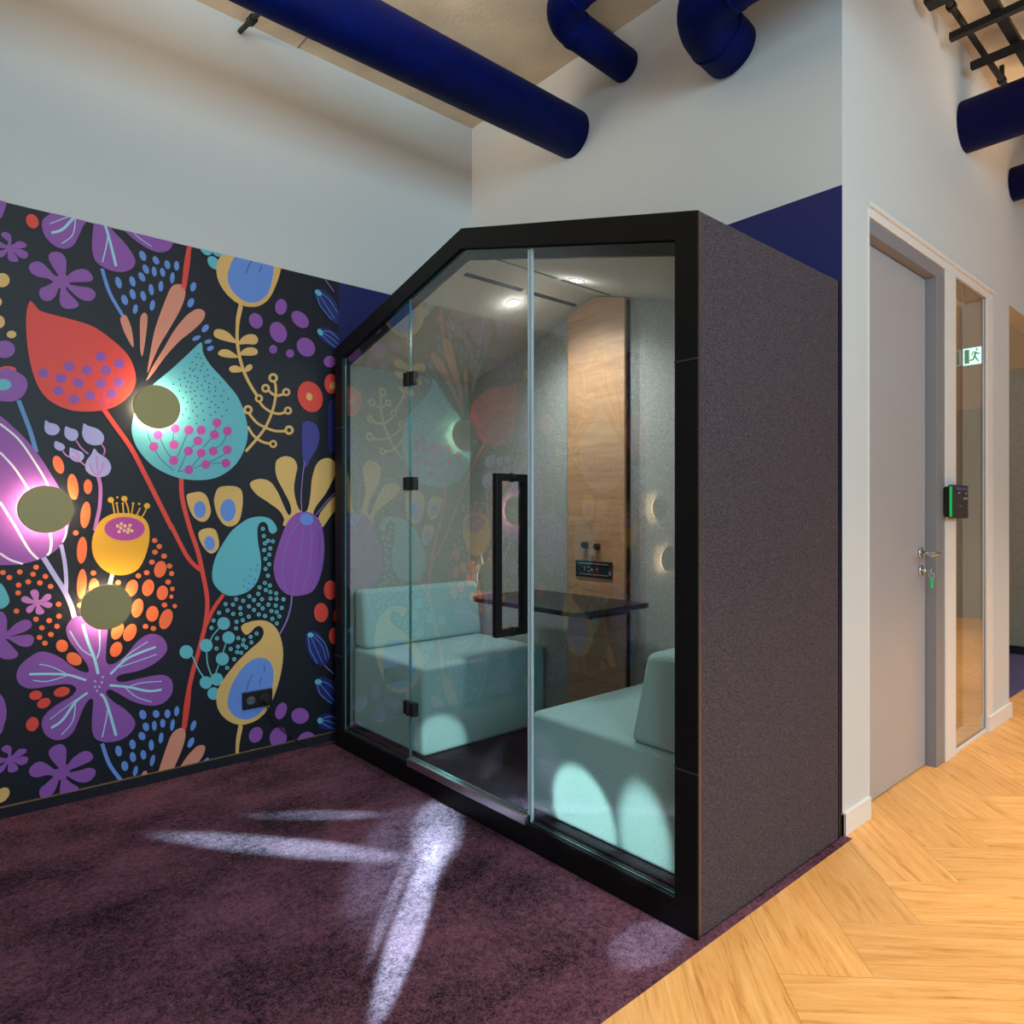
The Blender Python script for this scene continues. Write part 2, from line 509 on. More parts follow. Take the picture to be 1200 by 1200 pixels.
# ------------------------------------------------------------ door and side light in the corridor wall
XJ0, XJ1 = 3.78, 3.90       # grey jamb right of the door leaf
b = MB()
b.box(DX0, DX0 + .010, YR - .004, YR + .12, 0, 2.52)
b.box(DX0, DX1, YR - .014, YR + .12, 2.50, 2.52)
b.box(DX0 + .010, DX1, YR - .004, YR + .12, 2.462, 2.50)
b.box(4.60, DX1, YR - .004, YR + .12, 0, 2.462)
b.box(XJ1, 4.055, YR - .004, YR + .12, 0, 2.462)
b.box(4.055, 4.60, YR + .002, YR + .11, 0.0, 0.022)
struct(b.build('trim_1', M_TRIM, bevel=.002))
b = MB()
b.box(XJ0, XJ1, YR + .002, YR + .12, 0, 2.46); b.box(DX0 + .010, XJ0, YR + .002, YR + .12, 2.40, 2.461)
door = b.build('door_1', M_DFRAME, bevel=.002); struct(door)
b = MB(); b.box(DX0 + .014, XJ0 - .004, YR + .05, YR + .09, .006, 2.397)
b.build('door_leaf', M_DOOR, door, bevel=.002)
HX, HZ, HY = 3.70, 1.052, YR + .05
b = MB(); b.tube([(HX, HY, HZ), (HX, HY - .01, HZ)], .026, 24)
b.tube(elbow((HX, HY - .008, HZ), (HX, HY - .085, HZ), (HX - .13, HY - .085, HZ), .018), .0095, 14)
b.build('door_handle', M_CHROME, door)
b = MB(); b.tube([(HX, HY, HZ - .085), (HX, HY - .012, HZ - .085)], .026, 24); b.tube([(HX, HY - .012, HZ - .085), (HX, HY - .03, HZ - .085)], .011, 16)
b.build('lock_cylinder', M_CHROME, door)
key = thing('key', (HX, HY - .03, HZ - .085), 'small key with a green plastic tag hanging from the grey door lock', 'key')
b = MB(); b.tube([(HX, HY - .03, HZ - .085), (HX, HY - .05, HZ - .085)], .0025, 8); b.tube([(HX, HY - .05, HZ - .085), (HX, HY - .054, HZ - .085)], .013, 16)
b.build('key_blade', M_CHROME, key)
b = MB(); ringp = [(HX + .0, HY - .052 + .011 * math.cos(a), HZ - .105 + .011 * math.sin(a)) for a in [i * math.tau / 16 for i in range(17)]]
b.tube(ringp, .0014, 8); b.build('key_ring', M_CHROME, key)
b = MB(); b.box(HX - .014, HX + .014, HY - .056, HY - .049, HZ - .168, HZ - .115); b.build('key_tag', M_GREEN if False else mat('tag_green', (40, 190, 110), 0.4), key, bevel=.003)['label'] = 'green key tag'

win = MB(); win.box(4.056, 4.598, YR + .008, YR + .018, .023, 2.461)
win = win.build('window_1', M_WGLASS); struct(win)
b = MB(); b.ring([(4.055, .022), (4.60, .022), (4.60, 2.462), (4.055, 2.462)], [(4.060, .028), (4.592, .028), (4.592, 2.456), (4.060, 2.456)], 'Y', YR + .006, YR + .020)
b.build('window_frame', M_DFRAME, win)
# curtain hanging behind the side light
b = MB()
cx = [4.02 + i * .0045 for i in range(200)]
pts = [(x, YR + .30 + .028 * math.sin((x - 4) * 62) + .012 * math.sin((x - 4) * 23)) for x in cx]
V0 = [b.bm.verts.new((x, y, .02)) for x, y in pts]; V1 = [b.bm.verts.new((x, y, 2.6)) for x, y in pts]
for i in range(len(pts) - 1):
    f = b.bm.faces.new([V0[i], V0[i + 1], V1[i + 1], V1[i]]); f.smooth = True
o = b.build('curtain', mat('curtain_taupe', (186, 172, 154), 0.9)); sol = o.modifiers.new('solid', 'SOLIDIFY'); sol.thickness = .002
tag(o, 'taupe pleated curtain behind the narrow glass beside the grey door', 'curtain')
lamp('back_room_fill', 'POINT', (3.9, 2.2, 3.2), None, 45, NEUT, shadow_soft_size=.12)  # unseen fill light added to brighten the curtain behind the glass
lamp('niche_lamp', 'POINT', (6.2, 2.3, 3.2), None, 11, (.9, .95, 1.0), shadow_soft_size=.12)

# access reader
rd = thing('access_reader', (3.97, YR, 1.22), 'black access control reader with a green light strip beside the grey door', 'card reader')
b = MB(); b.box(3.87, 4.055, 1.135, YR - .004, 1.225, 1.375); b.build('back_housing', M_BLACKM, rd, bevel=.004)
b = MB(); b.box(3.862, 4.10, 1.113, 1.135, 1.217, 1.385); b.build('front_panel', mat('reader_face', (44, 42, 46), 0.3), rd, bevel=.004)
b = MB(); b.box(3.860, 3.866, 1.118, 1.128, 1.226, 1.377); b.build('light_strip', M_GREEN, rd)['label'] = 'green light strip'
b = MB(); b.box(3.90, 4.085, 1.112, 1.1135, 1.362, 1.374); b.build('display_bar', mat('reader_violet', (88, 76, 128), 0.4), rd)
b = MB()
for x0, x1, z0, z1 in ((3.94, 3.965, 1.342, 1.348), (4.05, 4.072, 1.340, 1.349), (4.02, 4.085, 1.314, 1.323), (3.965, 3.972, 1.276, 1.281)):
    b = MB(); b.box(x0, x1, 1.112, 1.1135, z0, z1); b.build('printed_mark', mat('reader_print', (150, 150, 175), 0.5), rd)

# illuminated exit sign hanging across the corridor; the side light mirrors it
SX = 5.84
ex = thing('exit_sign', (SX, .78, 2.30), 'lit green and white running man exit sign mirrored in the side glass', 'exit sign')
b = MB(); b.box(SX, SX + .03, .585, .835, 2.32, 2.452); b.box(SX + .01, SX + .02, .705, .715, 2.452, HC, 0); b.build('sign_box', mat('sign_housing', (150, 150, 150), .5), ex)
M_SIGNW = mat('sign_white_lit', (215, 250, 240), .5, emit=(205, 255, 240), estr=1.6)
M_SIGNG = mat('sign_green_lit', (0, 120, 60), .5, emit=(0, 150, 70), estr=0.4)
b = MB(); b.box(SX - .003, SX, .716, .830, 2.325, 2.447); b.build('sign_face', M_SIGNW, ex)
b = MB(); b.box(SX - .003, SX, .590, .704, 2.325, 2.447); b.build('dim_face', mat('sign_dim', (190, 205, 205), .5), ex)
for y0, y1 in ((.60, .66), (.672, .688)):
    b = MB(); b.box(SX - .005, SX - .002, y0, y1, 2.335, 2.437); b.build('dim_mark', mat('sign_dim_green', (84, 120, 110), .5), ex)
b = MB()
def sgn(pts):
    b.prism([(.716 + p[0] * .114, 2.325 + p[1] * .122) for p in pts], 'X', SX - .006, SX - .002)
sgn([(.08, .08), (.34, .08), (.34, .92), (.08, .92)])
def limb(p, q, wd):
    d = Vector((q[0] - p[0], (q[1] - p[1]) * .7)); n = Vector((-d.y, d.x)).normalized() * wd
    sgn([(p[0] + n.x, p[1] + n.y * 1.4), (q[0] + n.x, q[1] + n.y * 1.4), (q[0] - n.x, q[1] - n.y * 1.4), (p[0] - n.x, p[1] - n.y * 1.4)])
limb((.72, .72), (.62, .45), .05); limb((.62, .45), (.55, .28), .035); limb((.55, .28), (.36, .26), .03)
limb((.64, .45), (.76, .30), .035); limb((.76, .30), (.86, .14), .03); limb((.70, .72), (.55, .72), .025); limb((.55, .72), (.47, .56), .025)
limb((.72, .70), (.82, .60), .025); limb((.82, .60), (.93, .62), .025)
sgn([(.76 + .05 * math.cos(a), .86 + .07 * math.sin(a)) for a in [i * math.tau / 14 for i in range(14)]])
b.build('running_figure', M_SIGNG, ex)

# ------------------------------------------------------------ the mural: flat printed artwork on the wall
R_X, R_Y = FY, -FX
def wallpt(px, py):
    r, s = (px - 600) / 808, (600 - py) / 808
    dx, dy = FX + r * R_X, FY + r * R_Y
    t = YW / dy
    return (dx * t, EYE + s * t)
TILES = {'A': (0, 230, 6), 'B': (130, 330, 6), 'C': (0, 430, 6), 'D': (200, 400, 6), 'E': (0, 580, 6), 'F': (200, 580, 6), 'G': (0, 760, 6), 'H': (200, 720, 6), '1': (0, 220, 3), '2': (0, 560, 3), '3': (200, 240, 5)}
def conv(t, pts):
    ox, oy, s = TILES[t]
    return [(ox + p[0] / s, oy + p[1] / s) for p in pts]
def spline(pts, closed, n=6):
    out = []
    N = len(pts)
    rngn = N if closed else N - 1
    for i in range(rngn):
        if closed:
            p0, p1, p2, p3 = pts[i - 1], pts[i], pts[(i + 1) % N], pts[(i + 2) % N]
        else:
            p0, p1, p2, p3 = pts[max(i - 1, 0)], pts[i], pts[i + 1], pts[min(i + 2, N - 1)]
        for k in range(n):
            t = k / n
            out.append(tuple(.5 * (2 * p1[c] + (p2[c] - p0[c]) * t + (2 * p0[c] - 5 * p1[c] + 4 * p2[c] - p3[c]) * t * t + (3 * p1[c] - p0[c] - 3 * p2[c] + p3[c]) * t ** 3) for c in (0, 1)))
    if not closed: out.append(pts[-1])
    return out
PAL = dict(bg=(20, 23, 34), purple=(142, 82, 166), red=(224, 72, 62), salmon=(218, 142, 118), tan=(222, 178, 108), blue=(104, 142, 216), aqua=(100, 180, 194), ice=(160, 214, 226), yellow=(246, 178, 50), navy=(66, 62, 140), indigo=(38, 40, 108), lilac=(176, 172, 222), orange=(244, 112, 64), magenta=(186, 74, 160), white=(232, 226, 236), pink=(204, 122, 196), cream=(246, 206, 132), dark=(40, 42, 60), line=(96, 140, 200), mint=(150, 212, 200), violet=(118, 112, 200), lav=(150, 120, 186))
PI_ = {k: i for i, k in enumerate(PAL)}
SHAPES = []     # (colour, polygon in wall metres)
def shape(t, c, pts, raw=False):
    p = conv(t, pts)
    if not raw: p = spline(p, True)
    SHAPES.append((c, [wallpt(*q) for q in p]))
def ell(t, c, x, y, rx, ry=None, rot=0):
    ry = ry or rx
    a = R(rot); n = 20 if rx > 12 else 9
    pts = []
    for i in range(n):
        th = i * math.tau / n
        ex_, ey = rx * math.cos(th), ry * math.sin(th)
        pts.append((x + ex_ * math.cos(a) - ey * math.sin(a), y + ex_ * math.sin(a) + ey * math.cos(a)))
    shape(t, c, pts, True)
def stroke(t, c, pts, wd):
    s = TILES[t][2]
    p = [wallpt(*q) for q in spline(conv(t, pts), False, 7)]
    wm = wd / s / 808 * 3.25 / 2
    L_, R_ = [], []
    for i, q in enumerate(p):
        a, c2 = p[max(i - 1, 0)], p[min(i + 1, len(p) - 1)]
        d = Vector((c2[0] - a[0], c2[1] - a[1]))
        if d.length < 1e-9: continue
        n = Vector((-d.y, d.x)).normalized() * wm
        L_.append((q[0] + n.x, q[1] + n.y)); R_.append((q[0] - n.x, q[1] - n.y))
    SHAPES.append((c, L_ + R_[::-1]))

# large purple bulb at the left, with its stems
stroke('C', 'line', [(130, 235), (170, 340), (215, 460), (255, 600)], 24)
shape('C', 'purple', [(-120, 290), (0, 345), (100, 430), (200, 530), (280, 630), (350, 740), (420, 860), (470, 970), (487, 1090), (460, 1205), (420, 1265), (320, 1335), (180, 1380), (60, 1392), (-100, 1380), (-300, 1250), (-350, 900), (-280, 450)])
for p, wd in (([(0, 400), (130, 510), (250, 680), (340, 840), (380, 1000)], 12), ([(0, 600), (100, 710), (200, 860), (300, 1020)], 12)):
    stroke('C', 'white', p, wd)
stroke('E', 'white', [(0, 50), (100, 210), (200, 380), (268, 452)], 13)
stroke('E', 'white', [(0, 410), (70, 455), (160, 485)], 12)
stroke('E', 'white', [(330, 180), (350, 260), (360, 340), (350, 400), (330, 425)], 14)
stroke('E', 'white', [(455, 150), (465, 215), (462, 280), (440, 330)], 10)
stroke('E', 'lilac', [(305, 440), (380, 560), (450, 670), (500, 780), (525, 875)], 28)
stroke('E', 'lilac', [(430, 350), (455, 480), (465, 600), (462, 690)], 22)
# round purple flower with aqua eye
ell('C', 'red', 50, 22, 65, 28)
shape('C', 'purple', [(0, 20), (60, 10), (120, 35), (180, 80), (192, 140), (160, 205), (100, 240), (30, 243), (-60, 225), (-100, 150), (-70, 50)])
ell('C', 'aqua', 20, 125, 60, 40)
# big purple flower with veins
shape('G', 'purple', [(620, 165), (560, 155), (500, 120), (420, 60), (330, 25), (270, 25), (200, 65), (140, 120), (115, 185), (130, 240), (180, 275), (240, 280), (340, 265), (440, 250), (505, 255), (535, 285), (500, 335), (430, 375), (350, 430), (300, 490), (295, 550), (320, 605), (380, 640), (450, 635), (510, 590), (545, 520), (580, 430), (615, 370), (640, 352), (655, 370), (650, 440), (645, 520), (650, 590), (680, 640), (760, 658), (850, 640), (920, 590), (950, 530), (930, 480), (870, 420), (800, 375), (755, 330), (748, 300), (775, 288), (840, 320), (920, 365), (1010, 395), (1090, 400), (1150, 380), (1200, 330), (1215, 270), (1200, 215), (1150, 185), (1080, 190), (980, 210), (880, 232), (830, 230), (818, 205), (860, 180), (960, 160), (1060, 120), (1140, 60), (1175, 0), (1150, -70), (1090, -102), (1030, -95), (960, -45), (890, 40), (820, 95), (770, 112), (745, 85), (745, 20), (750, -60), (755, -140), (740, -200), (680, -235), (600, -230), (520, -220), (475, -170), (465, -120), (490, -50), (550, 30), (610, 110)])
for p, wd in (([(205, 180), (350, 178), (480, 185), (605, 222)], 14), ([(275, 110), (370, 130), (480, 185)], 6), ([(232, 222), (330, 230), (470, 190)], 6), ([(360, 558), (440, 500), (530, 375), (615, 310)], 15), ([(350, 498), (450, 420), (540, 355)], 5), ([(432, 605), (510, 510), (530, 390)], 6), ([(815, 612), (770, 450), (735, 350), (705, 318)], 16), ([(718, 622), (745, 500), (755, 430)], 7), ([(770, 258), (900, 270), (1040, 298), (1135, 288)], 15), ([(1135, 230), (1000, 240), (900, 268)], 6), ([(1065, 375), (960, 340), (880, 275)], 6), ([(775, 180), (880, 80), (980, 30), (1095, -12)], 15), ([(1040, -50), (930, 20), (850, 90)], 6), ([(1100, 40), (960, 90), (840, 130)], 6), ([(690, 178), (660, 60), (620, -40), (580, -170)], 17), ([(490, -125), (570, 0), (660, 60)], 7), ([(698, -130), (700, 0), (680, 70)], 8)):
    stroke('G', 'ice', p, wd)
for x, y in ((722, 200), (668, 230), (714, 237), (668, 268), (698, 268), (682, 297)): ell('G', 'lilac', x, y, 9)
# six-petal purple flowers
shape('A', 'purple', [(410, 560), (385, 520), (345, 450), (345, 410), (380, 392), (430, 400), (462, 440), (465, 500), (462, 550), (475, 560), (510, 530), (570, 512), (620, 525), (652, 570), (635, 600), (560, 605), (495, 607), (495, 622), (560, 635), (630, 645), (670, 680), (660, 720), (620, 738), (560, 720), (500, 670), (470, 640), (465, 655), (500, 700), (545, 745), (548, 775), (500, 792), (445, 785), (420, 750), (420, 700), (425, 650), (410, 650), (390, 700), (350, 735), (300, 730), (275, 690), (285, 650), (320, 635), (365, 610), (370, 600), (330, 578), (260, 565), (215, 535), (203, 495), (230, 465), (280, 462), (330, 500), (380, 555)])
shape('A', 'purple', [(55, 320), (15, 285), (10, 262), (40, 252), (75, 275), (80, 310), (78, 342), (100, 335), (130, 317), (175, 330), (185, 355), (150, 368), (100, 370), (150, 375), (195, 400), (185, 435), (140, 432), (90, 385), (120, 430), (125, 458), (85, 462), (55, 440), (52, 390), (30, 420), (0, 432), (-30, 420), (-25, 395), (40, 370), (0, 365), (-40, 345), (-35, 310), (0, 320), (45, 345)])
shape('E', 'purple', [(-20, 960), (-40, 880), (-20, 825), (20, 825), (47, 870), (48, 940), (55, 955), (110, 905), (170, 877), (215, 890), (218, 930), (160, 965), (75, 995), (150, 985), (220, 985), (238, 1025), (205, 1065), (140, 1060), (60, 1015), (45, 1020), (100, 1080), (127, 1120), (100, 1150), (40, 1155), (0, 1140), (-40, 1100), (-20, 1030)])
shape('E', 'pink', [(235, 735), (212, 690), (225, 668), (255, 667), (272, 690), (270, 735), (285, 735), (320, 700), (350, 697), (360, 718), (335, 745), (285, 755), (340, 752), (368, 768), (355, 790), (325, 792), (278, 772), (310, 815), (300, 835), (270, 840), (250, 825), (252, 778), (225, 820), (200, 830), (182, 812), (195, 785), (238, 765), (190, 762), (152, 745), (155, 720), (185, 712), (225, 735)])
# red drop, stems
stroke('1', 'red', [(365, 780), (400, 830), (460, 915), (510, 1010), (550, 1090), (605, 1200)], 15)
stroke('2', 'red', [(600, 165), (660, 280), (710, 328)], 14)
stroke('2', 'red', [(637, -10), (640, 70), (665, 170), (695, 260), (715, 350), (728, 430), (722, 510), (700, 600), (675, 690), (655, 790), (645, 890)], 15)
stroke('2', 'red', [(785, 410), (750, 460), (722, 520)], 14)
shape('1', 'red', [(105, 400), (120, 410), (140, 432), (180, 445), (250, 463), (330, 490), (400, 540), (450, 590), (475, 650), (472, 700), (440, 745), (390, 775), (320, 787), (240, 780), (170, 745), (130, 690), (105, 610), (93, 520), (93, 440)])
for p in ([(152, 652), (204, 668), (275, 687), (316, 731), (370, 772)], [(243, 629), (275, 687)], [(354, 594), (371, 642), (355, 689), (365, 770)], [(418, 618), (417, 685), (392, 724), (375, 775)], [(204, 714), (260, 744)]):
    stroke('1', 'magenta', p, 2.5)
for x, y in ((152, 652), (243, 629), (215, 670), (275, 687), (204, 714), (260, 744), (305, 642), (316, 731), (354, 594), (371, 642), (418, 618), (355, 689), (417, 685), (392, 724)): ell('1', 'purple', x, y, 19, 17)
rr = random.Random(5)
for i in range(90):
    u, v = rr.random(), rr.random()
    ell('1', 'magenta', 125 + u * 250, 460 + u * 75 + v * 120, 1.6)
# salmon leaves and blue stem
stroke('1', 'blue', [(358, 285), (385, 370), (432, 452)], 11)
stroke('1', 'red', [(665, 205), (660, 270), (648, 345)], 13)
shape('B', 'salmon', [(455, 20), (500, 25), (522, 70), (510, 140), (470, 230), (400, 350), (340, 450), (295, 550), (262, 632), (256, 632), (265, 560), (300, 370), (340, 240), (390, 110), (420, 45)])
shape('B', 'salmon', [(610, 193), (650, 205), (660, 235), (640, 280), (580, 340), (480, 420), (380, 530), (300, 640), (256, 690), (252, 684), (290, 600), (370, 470), (440, 350), (520, 250), (570, 210)])
shape('B', 'salmon', [(85, 240), (110, 245), (140, 320), (155, 400), (158, 455), (150, 458), (130, 430), (90, 350), (65, 270)])
shape('B', 'salmon', [(230, 220), (252, 235), (255, 280), (245, 380), (230, 480), (220, 522), (214, 522), (205, 480), (203, 380), (205, 260)])
for x, y, rx, ry, a in ((1002, 420, 22, 38, -25), (1095, 452, 20, 32, -30), (1175, 483, 20, 32, -15), (1024, 514, 20, 35, -25), (1083, 530, 17, 36, -8), (1142, 536, 18, 32, -12), (996, 568, 20, 36, -30), (832, 608, 21, 42, -18), (930, 600, 20, 38, -18), (1062, 658, 18, 40, -8), (1130, 634, 17, 38, 3), (932, 690, 20, 38, -18), (1006, 703, 19, 36, -15), (875, 730, 22, 38, -20), (1070, 768, 18, 38, 10), (950, 795, 17, 34, 10), (1210, 575, 16, 40, 5), (1240, 490, 18, 34, 0)):
    ell('A', 'blue', x, y, rx, ry, a)
for x, y, rx, ry, a in ((577, 38, 20, 34, 15), (560, 150, 22, 34, 25), (662, 330, 20, 32, 40), (600, 398, 15, 32, 65), (682, 422, 14, 28, 75), (698, 470, 16, 26, 65)):
    ell('B', 'blue', x, y, rx, ry, a)
# aqua drop with dots and magenta berries
shape('1', 'aqua', [(702, 546), (710, 552), (714, 582), (740, 625), (790, 680), (840, 745), (868, 830), (865, 900), (830, 970), (770, 1015), (700, 1028), (620, 1018), (540, 980), (485, 920), (463, 860), (470, 800), (490, 740), (540, 690), (600, 640), (660, 585)])
for x, y in ((613, 508), (597, 533), (630, 540), (570, 568), (600, 585), (648, 577), (555, 612), (586, 617), (636, 597), (572, 628), (628, 627), (677, 620), (513, 642), (555, 662), (588, 666), (655, 667), (682, 660), (517, 680), (606, 677), (722, 682), (481, 688), (540, 705), (568, 714), (608, 702), (661, 700), (766, 710), (690, 716), (437, 722), (488, 730), (527, 738), (558, 745), (606, 744), (636, 730), (686, 745), (734, 741), (481, 769), (526, 778), (557, 775), (586, 770), (648, 765), (690, 774), (733, 768), (792, 766), (593, 806), (636, 806), (726, 806), (774, 806), (505, 818), (568, 825), (675, 825), (824, 826), (535, 848), (588, 853), (631, 857), (706, 845), (786, 848), (735, 866), (600, 882), (691, 884), (754, 886), (525, 898), (573, 910), (647, 908), (812, 905), (732, 918), (502, 936), (604, 945), (698, 938), (780, 948), (548, 962), (652, 975), (600, 1000)):
    ell('B', 'dark', x, y, 5.5)
for p in ([(305, 660), (225, 750)], [(395, 640), (360, 720), (310, 750)], [(190, 702), (140, 755)], [(120, 640), (85, 720), (45, 815)], [(18, 645), (15, 700)], [(110, 790), (70, 880), (55, 915), (110, 905)], [(205, 810), (150, 880)], [(385, 790), (280, 845), (165, 890)], [(350, 855), (260, 860)], [(-120, 750), (-70, 830), (20, 910)], [(-75, 680), (-40, 760), (0, 815)], [(-170, 620), (-150, 690), (-120, 745)], [(320, 600), (310, 640)]):
    stroke('D', 'dark', p, 4)
for x, y in ((330, 1078), (450, 1033), (545, 1045), (633, 1045), (743, 993), (726, 1077), (817, 1050), (300, 1160), (441, 1147), (610, 1120)): ell('B', 'magenta', x, y, 32)
for x, y in ((123, 772), (213, 785), (297, 772), (395, 762), (127, 903), (245, 866), (387, 857), (20, 838)): ell('D', 'magenta', x, y, 32)
# lilac leaves
stroke('C', 'pink', [(690, 770), (705, 850), (700, 980), (680, 1080), (665, 1150)], 22)
for p in ([(440, 590), (470, 625), (540, 650), (600, 695)], [(535, 518), (570, 570), (620, 612)], [(710, 540), (735, 580), (728, 620)]): stroke('C', 'pink', p, 9)
for p in ([(320, 375), (345, 392), (395, 405), (420, 440), (395, 475), (350, 478), (318, 455), (312, 415)], [(460, 420), (490, 430), (535, 445), (550, 480), (530, 515), (490, 518), (458, 490), (452, 455)], [(588, 398), (620, 415), (690, 440), (730, 490), (715, 540), (660, 552), (605, 530), (578, 480), (580, 435)], [(388, 522), (410, 528), (445, 545), (455, 570), (430, 590), (395, 580), (380, 555)], [(492, 568), (520, 578), (575, 600), (590, 635), (560, 668), (515, 660), (488, 630), (488, 600)], [(662, 575), (690, 605), (750, 645), (780, 700), (760, 755), (700, 775), (640, 760), (600, 720), (605, 665), (640, 615)]):
    shape('C', 'lilac', p)
for p in ([(678, 625), (682, 700), (688, 765)], [(630, 680), (650, 735), (680, 765)], [(725, 670), (715, 725), (690, 760)], [(505, 590), (540, 610), (555, 650)], [(500, 625), (530, 650), (550, 660)]): stroke('C', 'pink', p, 8)
# orange blobs and dots
for x, y, rx, ry, a in ((410, 687, 36, 66, -20), (512, 843, 38, 92, -6), (617, 842, 30, 52, 0), (600, 1040, 35, 94, 6)): ell('C', 'orange', x, y, rx, ry, a)
for x, y, rx, ry, a in ((575, 388, 36, 94, 4), (573, 625, 34, 105, 4), (660, 640, 36, 55, 0), (925, 655, 42, 62, 20), (1040, 652, 42, 60, 15), (1125, 522, 42, 60, 15), (1140, 688, 40, 52, 10), (965, 795, 40, 68, 15), (1070, 835, 44, 55, 10), (1165, 872, 44, 74, 20), (825, 955, 40, 65, 25), (912, 967, 42, 66, 28), (815, 1085, 40, 56, 28), (435, 1060, 42, 44, -20), (520, 1152, 42, 58, -60)):
    ell('E', 'orange', x, y, rx, ry, a)
for x, y in ((532, 267), (522, 15), (560, 775), (655, 548), (830, 615), (972, 568), (1030, 546), (1067, 472), (1088, 402), (1118, 362), (1086, 320), (1152, 430), (1190, 500), (1155, 773), (1022, 924), (1077, 938), (1180, 612), (20, 545), (65, 580), (138, 541), (253, 508), (232, 557), (318, 572), (198, 610), (280, 617), (355, 643), (130, 633), (127, 688), (115, 816), (252, 873), (345, 883), (411, 768), (414, 852), (400, 923), (293, 933), (357, 980), (277, 1001), (315, 1041)):
    ell('E', 'orange', x, y, 20, 18)
for x, y, r in ((5, 552, 18), (10, 660, 16), (27, 780, 16), (3, 715, 14)): ell('F', 'orange', x, y, r)
# yellow bud
stroke('E', 'white', [(790, 550), (770, 640), (760, 760)], 24)
for p in ([(805, 140), (790, 50)], [(833, 140), (820, 70)], [(868, 140), (862, 65)], [(905, 140), (898, 90), (880, 40)], [(922, 140), (935, 65)], [(958, 145), (985, 90)], [(990, 165), (1015, 125), (1030, 85)]): stroke('E', 'yellow', p, 8)
for x, y, r in ((778, 35, 22), (873, 27, 22), (1032, 77, 22), (823, 17, 8), (977, 63, 9), (820, 60, 9), (862, 60, 9), (935, 60, 9)): ell('E', 'yellow', x, y, r, r * .92)
shape('E', 'yellow', [(700, 190), (770, 140), (850, 128), (940, 135), (1010, 165), (1045, 225), (1048, 320), (1020, 430), (970, 520), (890, 560), (800, 560), (720, 520), (665, 450), (645, 370), (655, 280)])
ell('E', 'magenta', 875, 238, 143, 84)
for x, y in ((825, 218), (852, 203), (877, 218), (912, 214), (848, 232), (903, 240), (872, 250), (836, 258), (897, 262), (925, 252)): ell('E', 'cream', x, y, 12)
# tan cups with blue cores
shape('F', 'tan', [(150, -15), (200, -22), (240, -5), (265, 40), (280, 120), (255, 175), (215, 188), (165, 160), (130, 100), (110, 20), (118, -5)]); ell('F', 'blue', 203, 103, 43, 60)
shape('F', 'tan', [(305, 20), (330, -45), (380, -62), (460, -58), (500, -20), (503, 80), (480, 180), (430, 220), (375, 210), (330, 150), (308, 80)]); ell('F', 'blue', 402, 107, 55, 80, 4)
shape('F', 'tan', [(195, 265), (225, 240), (280, 233), (315, 250), (335, 310), (335, 370), (300, 408), (265, 405), (225, 360), (200, 310)]); ell('F', 'blue', 272, 340, 37, 52, -8)
# aqua curl with dots
shape('F', 'aqua', [(640, 152), (700, 170), (740, 220), (742, 255), (715, 272), (690, 255), (680, 215), (655, 190), (625, 198), (608, 240), (612, 330), (628, 420), (633, 510), (610, 600), (560, 665), (490, 700), (410, 708), (350, 680), (300, 620), (290, 550), (310, 450), (360, 350), (430, 250), (520, 180), (580, 157)])
for x, y in ((608, 495), (562, 523), (600, 527), (556, 571), (517, 597), (590, 592), (547, 620), (512, 642), (583, 630), (542, 662)): ell('F', 'line', x, y, 10)
for x, y in ((646, 238), (653, 288), (683, 322), (717, 326), (660, 340), (698, 375), (655, 388), (691, 420), (665, 449), (690, 487), (665, 520), (682, 568), (660, 618), (695, 636), (623, 650), (667, 668), (699, 682), (740, 692), (614, 695), (551, 712), (458, 733), (508, 743), (583, 738), (640, 733), (700, 728), (742, 730), (791, 734), (384, 767), (436, 770), (487, 795), (548, 783), (616, 771), (685, 771), (736, 777), (779, 794), (645, 797), (398, 811), (583, 808), (706, 816), (743, 822), (338, 828), (437, 836), (490, 836), (617, 840), (661, 850), (547, 855), (713, 870), (762, 853), (299, 882), (461, 891), (505, 880), (744, 902), (285, 934), (457, 937), (602, 973), (323, 1007), (473, 1006), (560, 997), (510, 1019), (565, 1036), (506, 1053), (320, 1079), (471, 1066), (420, 1082), (528, 1070), (465, 1104), (494, 1108), (445, 1154), (395, 1214)):
    ell('F', 'aqua', x, y, 14.5); ell('F', 'dark', x, y, 4.5)
# aqua berries on threads
for p in ([(150, 290), (190, 380), (230, 440)], [(250, 260), (258, 350), (285, 430)], [(340, 95), (300, 140), (275, 185)], [(385, 205), (365, 270)], [(335, 355), (315, 410)]): stroke('H', 'aqua', p, 9)
for x, y, r in ((108, 263, 48), (247, 217, 46), (370, 63, 45), (405, 162, 44), (361, 312, 46), (245, 478, 44), (322, 455, 45), (300, 555, 44)): ell('H', 'aqua', x, y, r)
# tan pod with blue heart
stroke('H', 'tan', [(490, 765), (470, 870), (465, 965)], 25)
shape('H', 'tan', [(495, 105), (500, 75), (540, 55), (600, 42), (670, 45), (730, 85), (770, 160), (788, 270), (775, 400), (740, 530), (690, 650), (620, 730), (540, 768), (470, 773), (400, 745), (345, 690), (320, 620), (330, 530), (380, 440), (460, 340), (550, 250), (620, 190), (650, 140), (645, 100), (620, 80), (590, 92), (560, 125), (525, 142)])
shape('H', 'blue', [(630, 305), (690, 325), (718, 390), (715, 490), (680, 620), (610, 705), (530, 738), (450, 715), (405, 660), (400, 590), (430, 490), (490, 390), (560, 325)])
for p in ([(575, 420), (545, 480), (527, 540)], [(655, 352), (658, 380), (652, 410)], [(637, 438), (620, 497)]): stroke('H', 'indigo', p, 5)
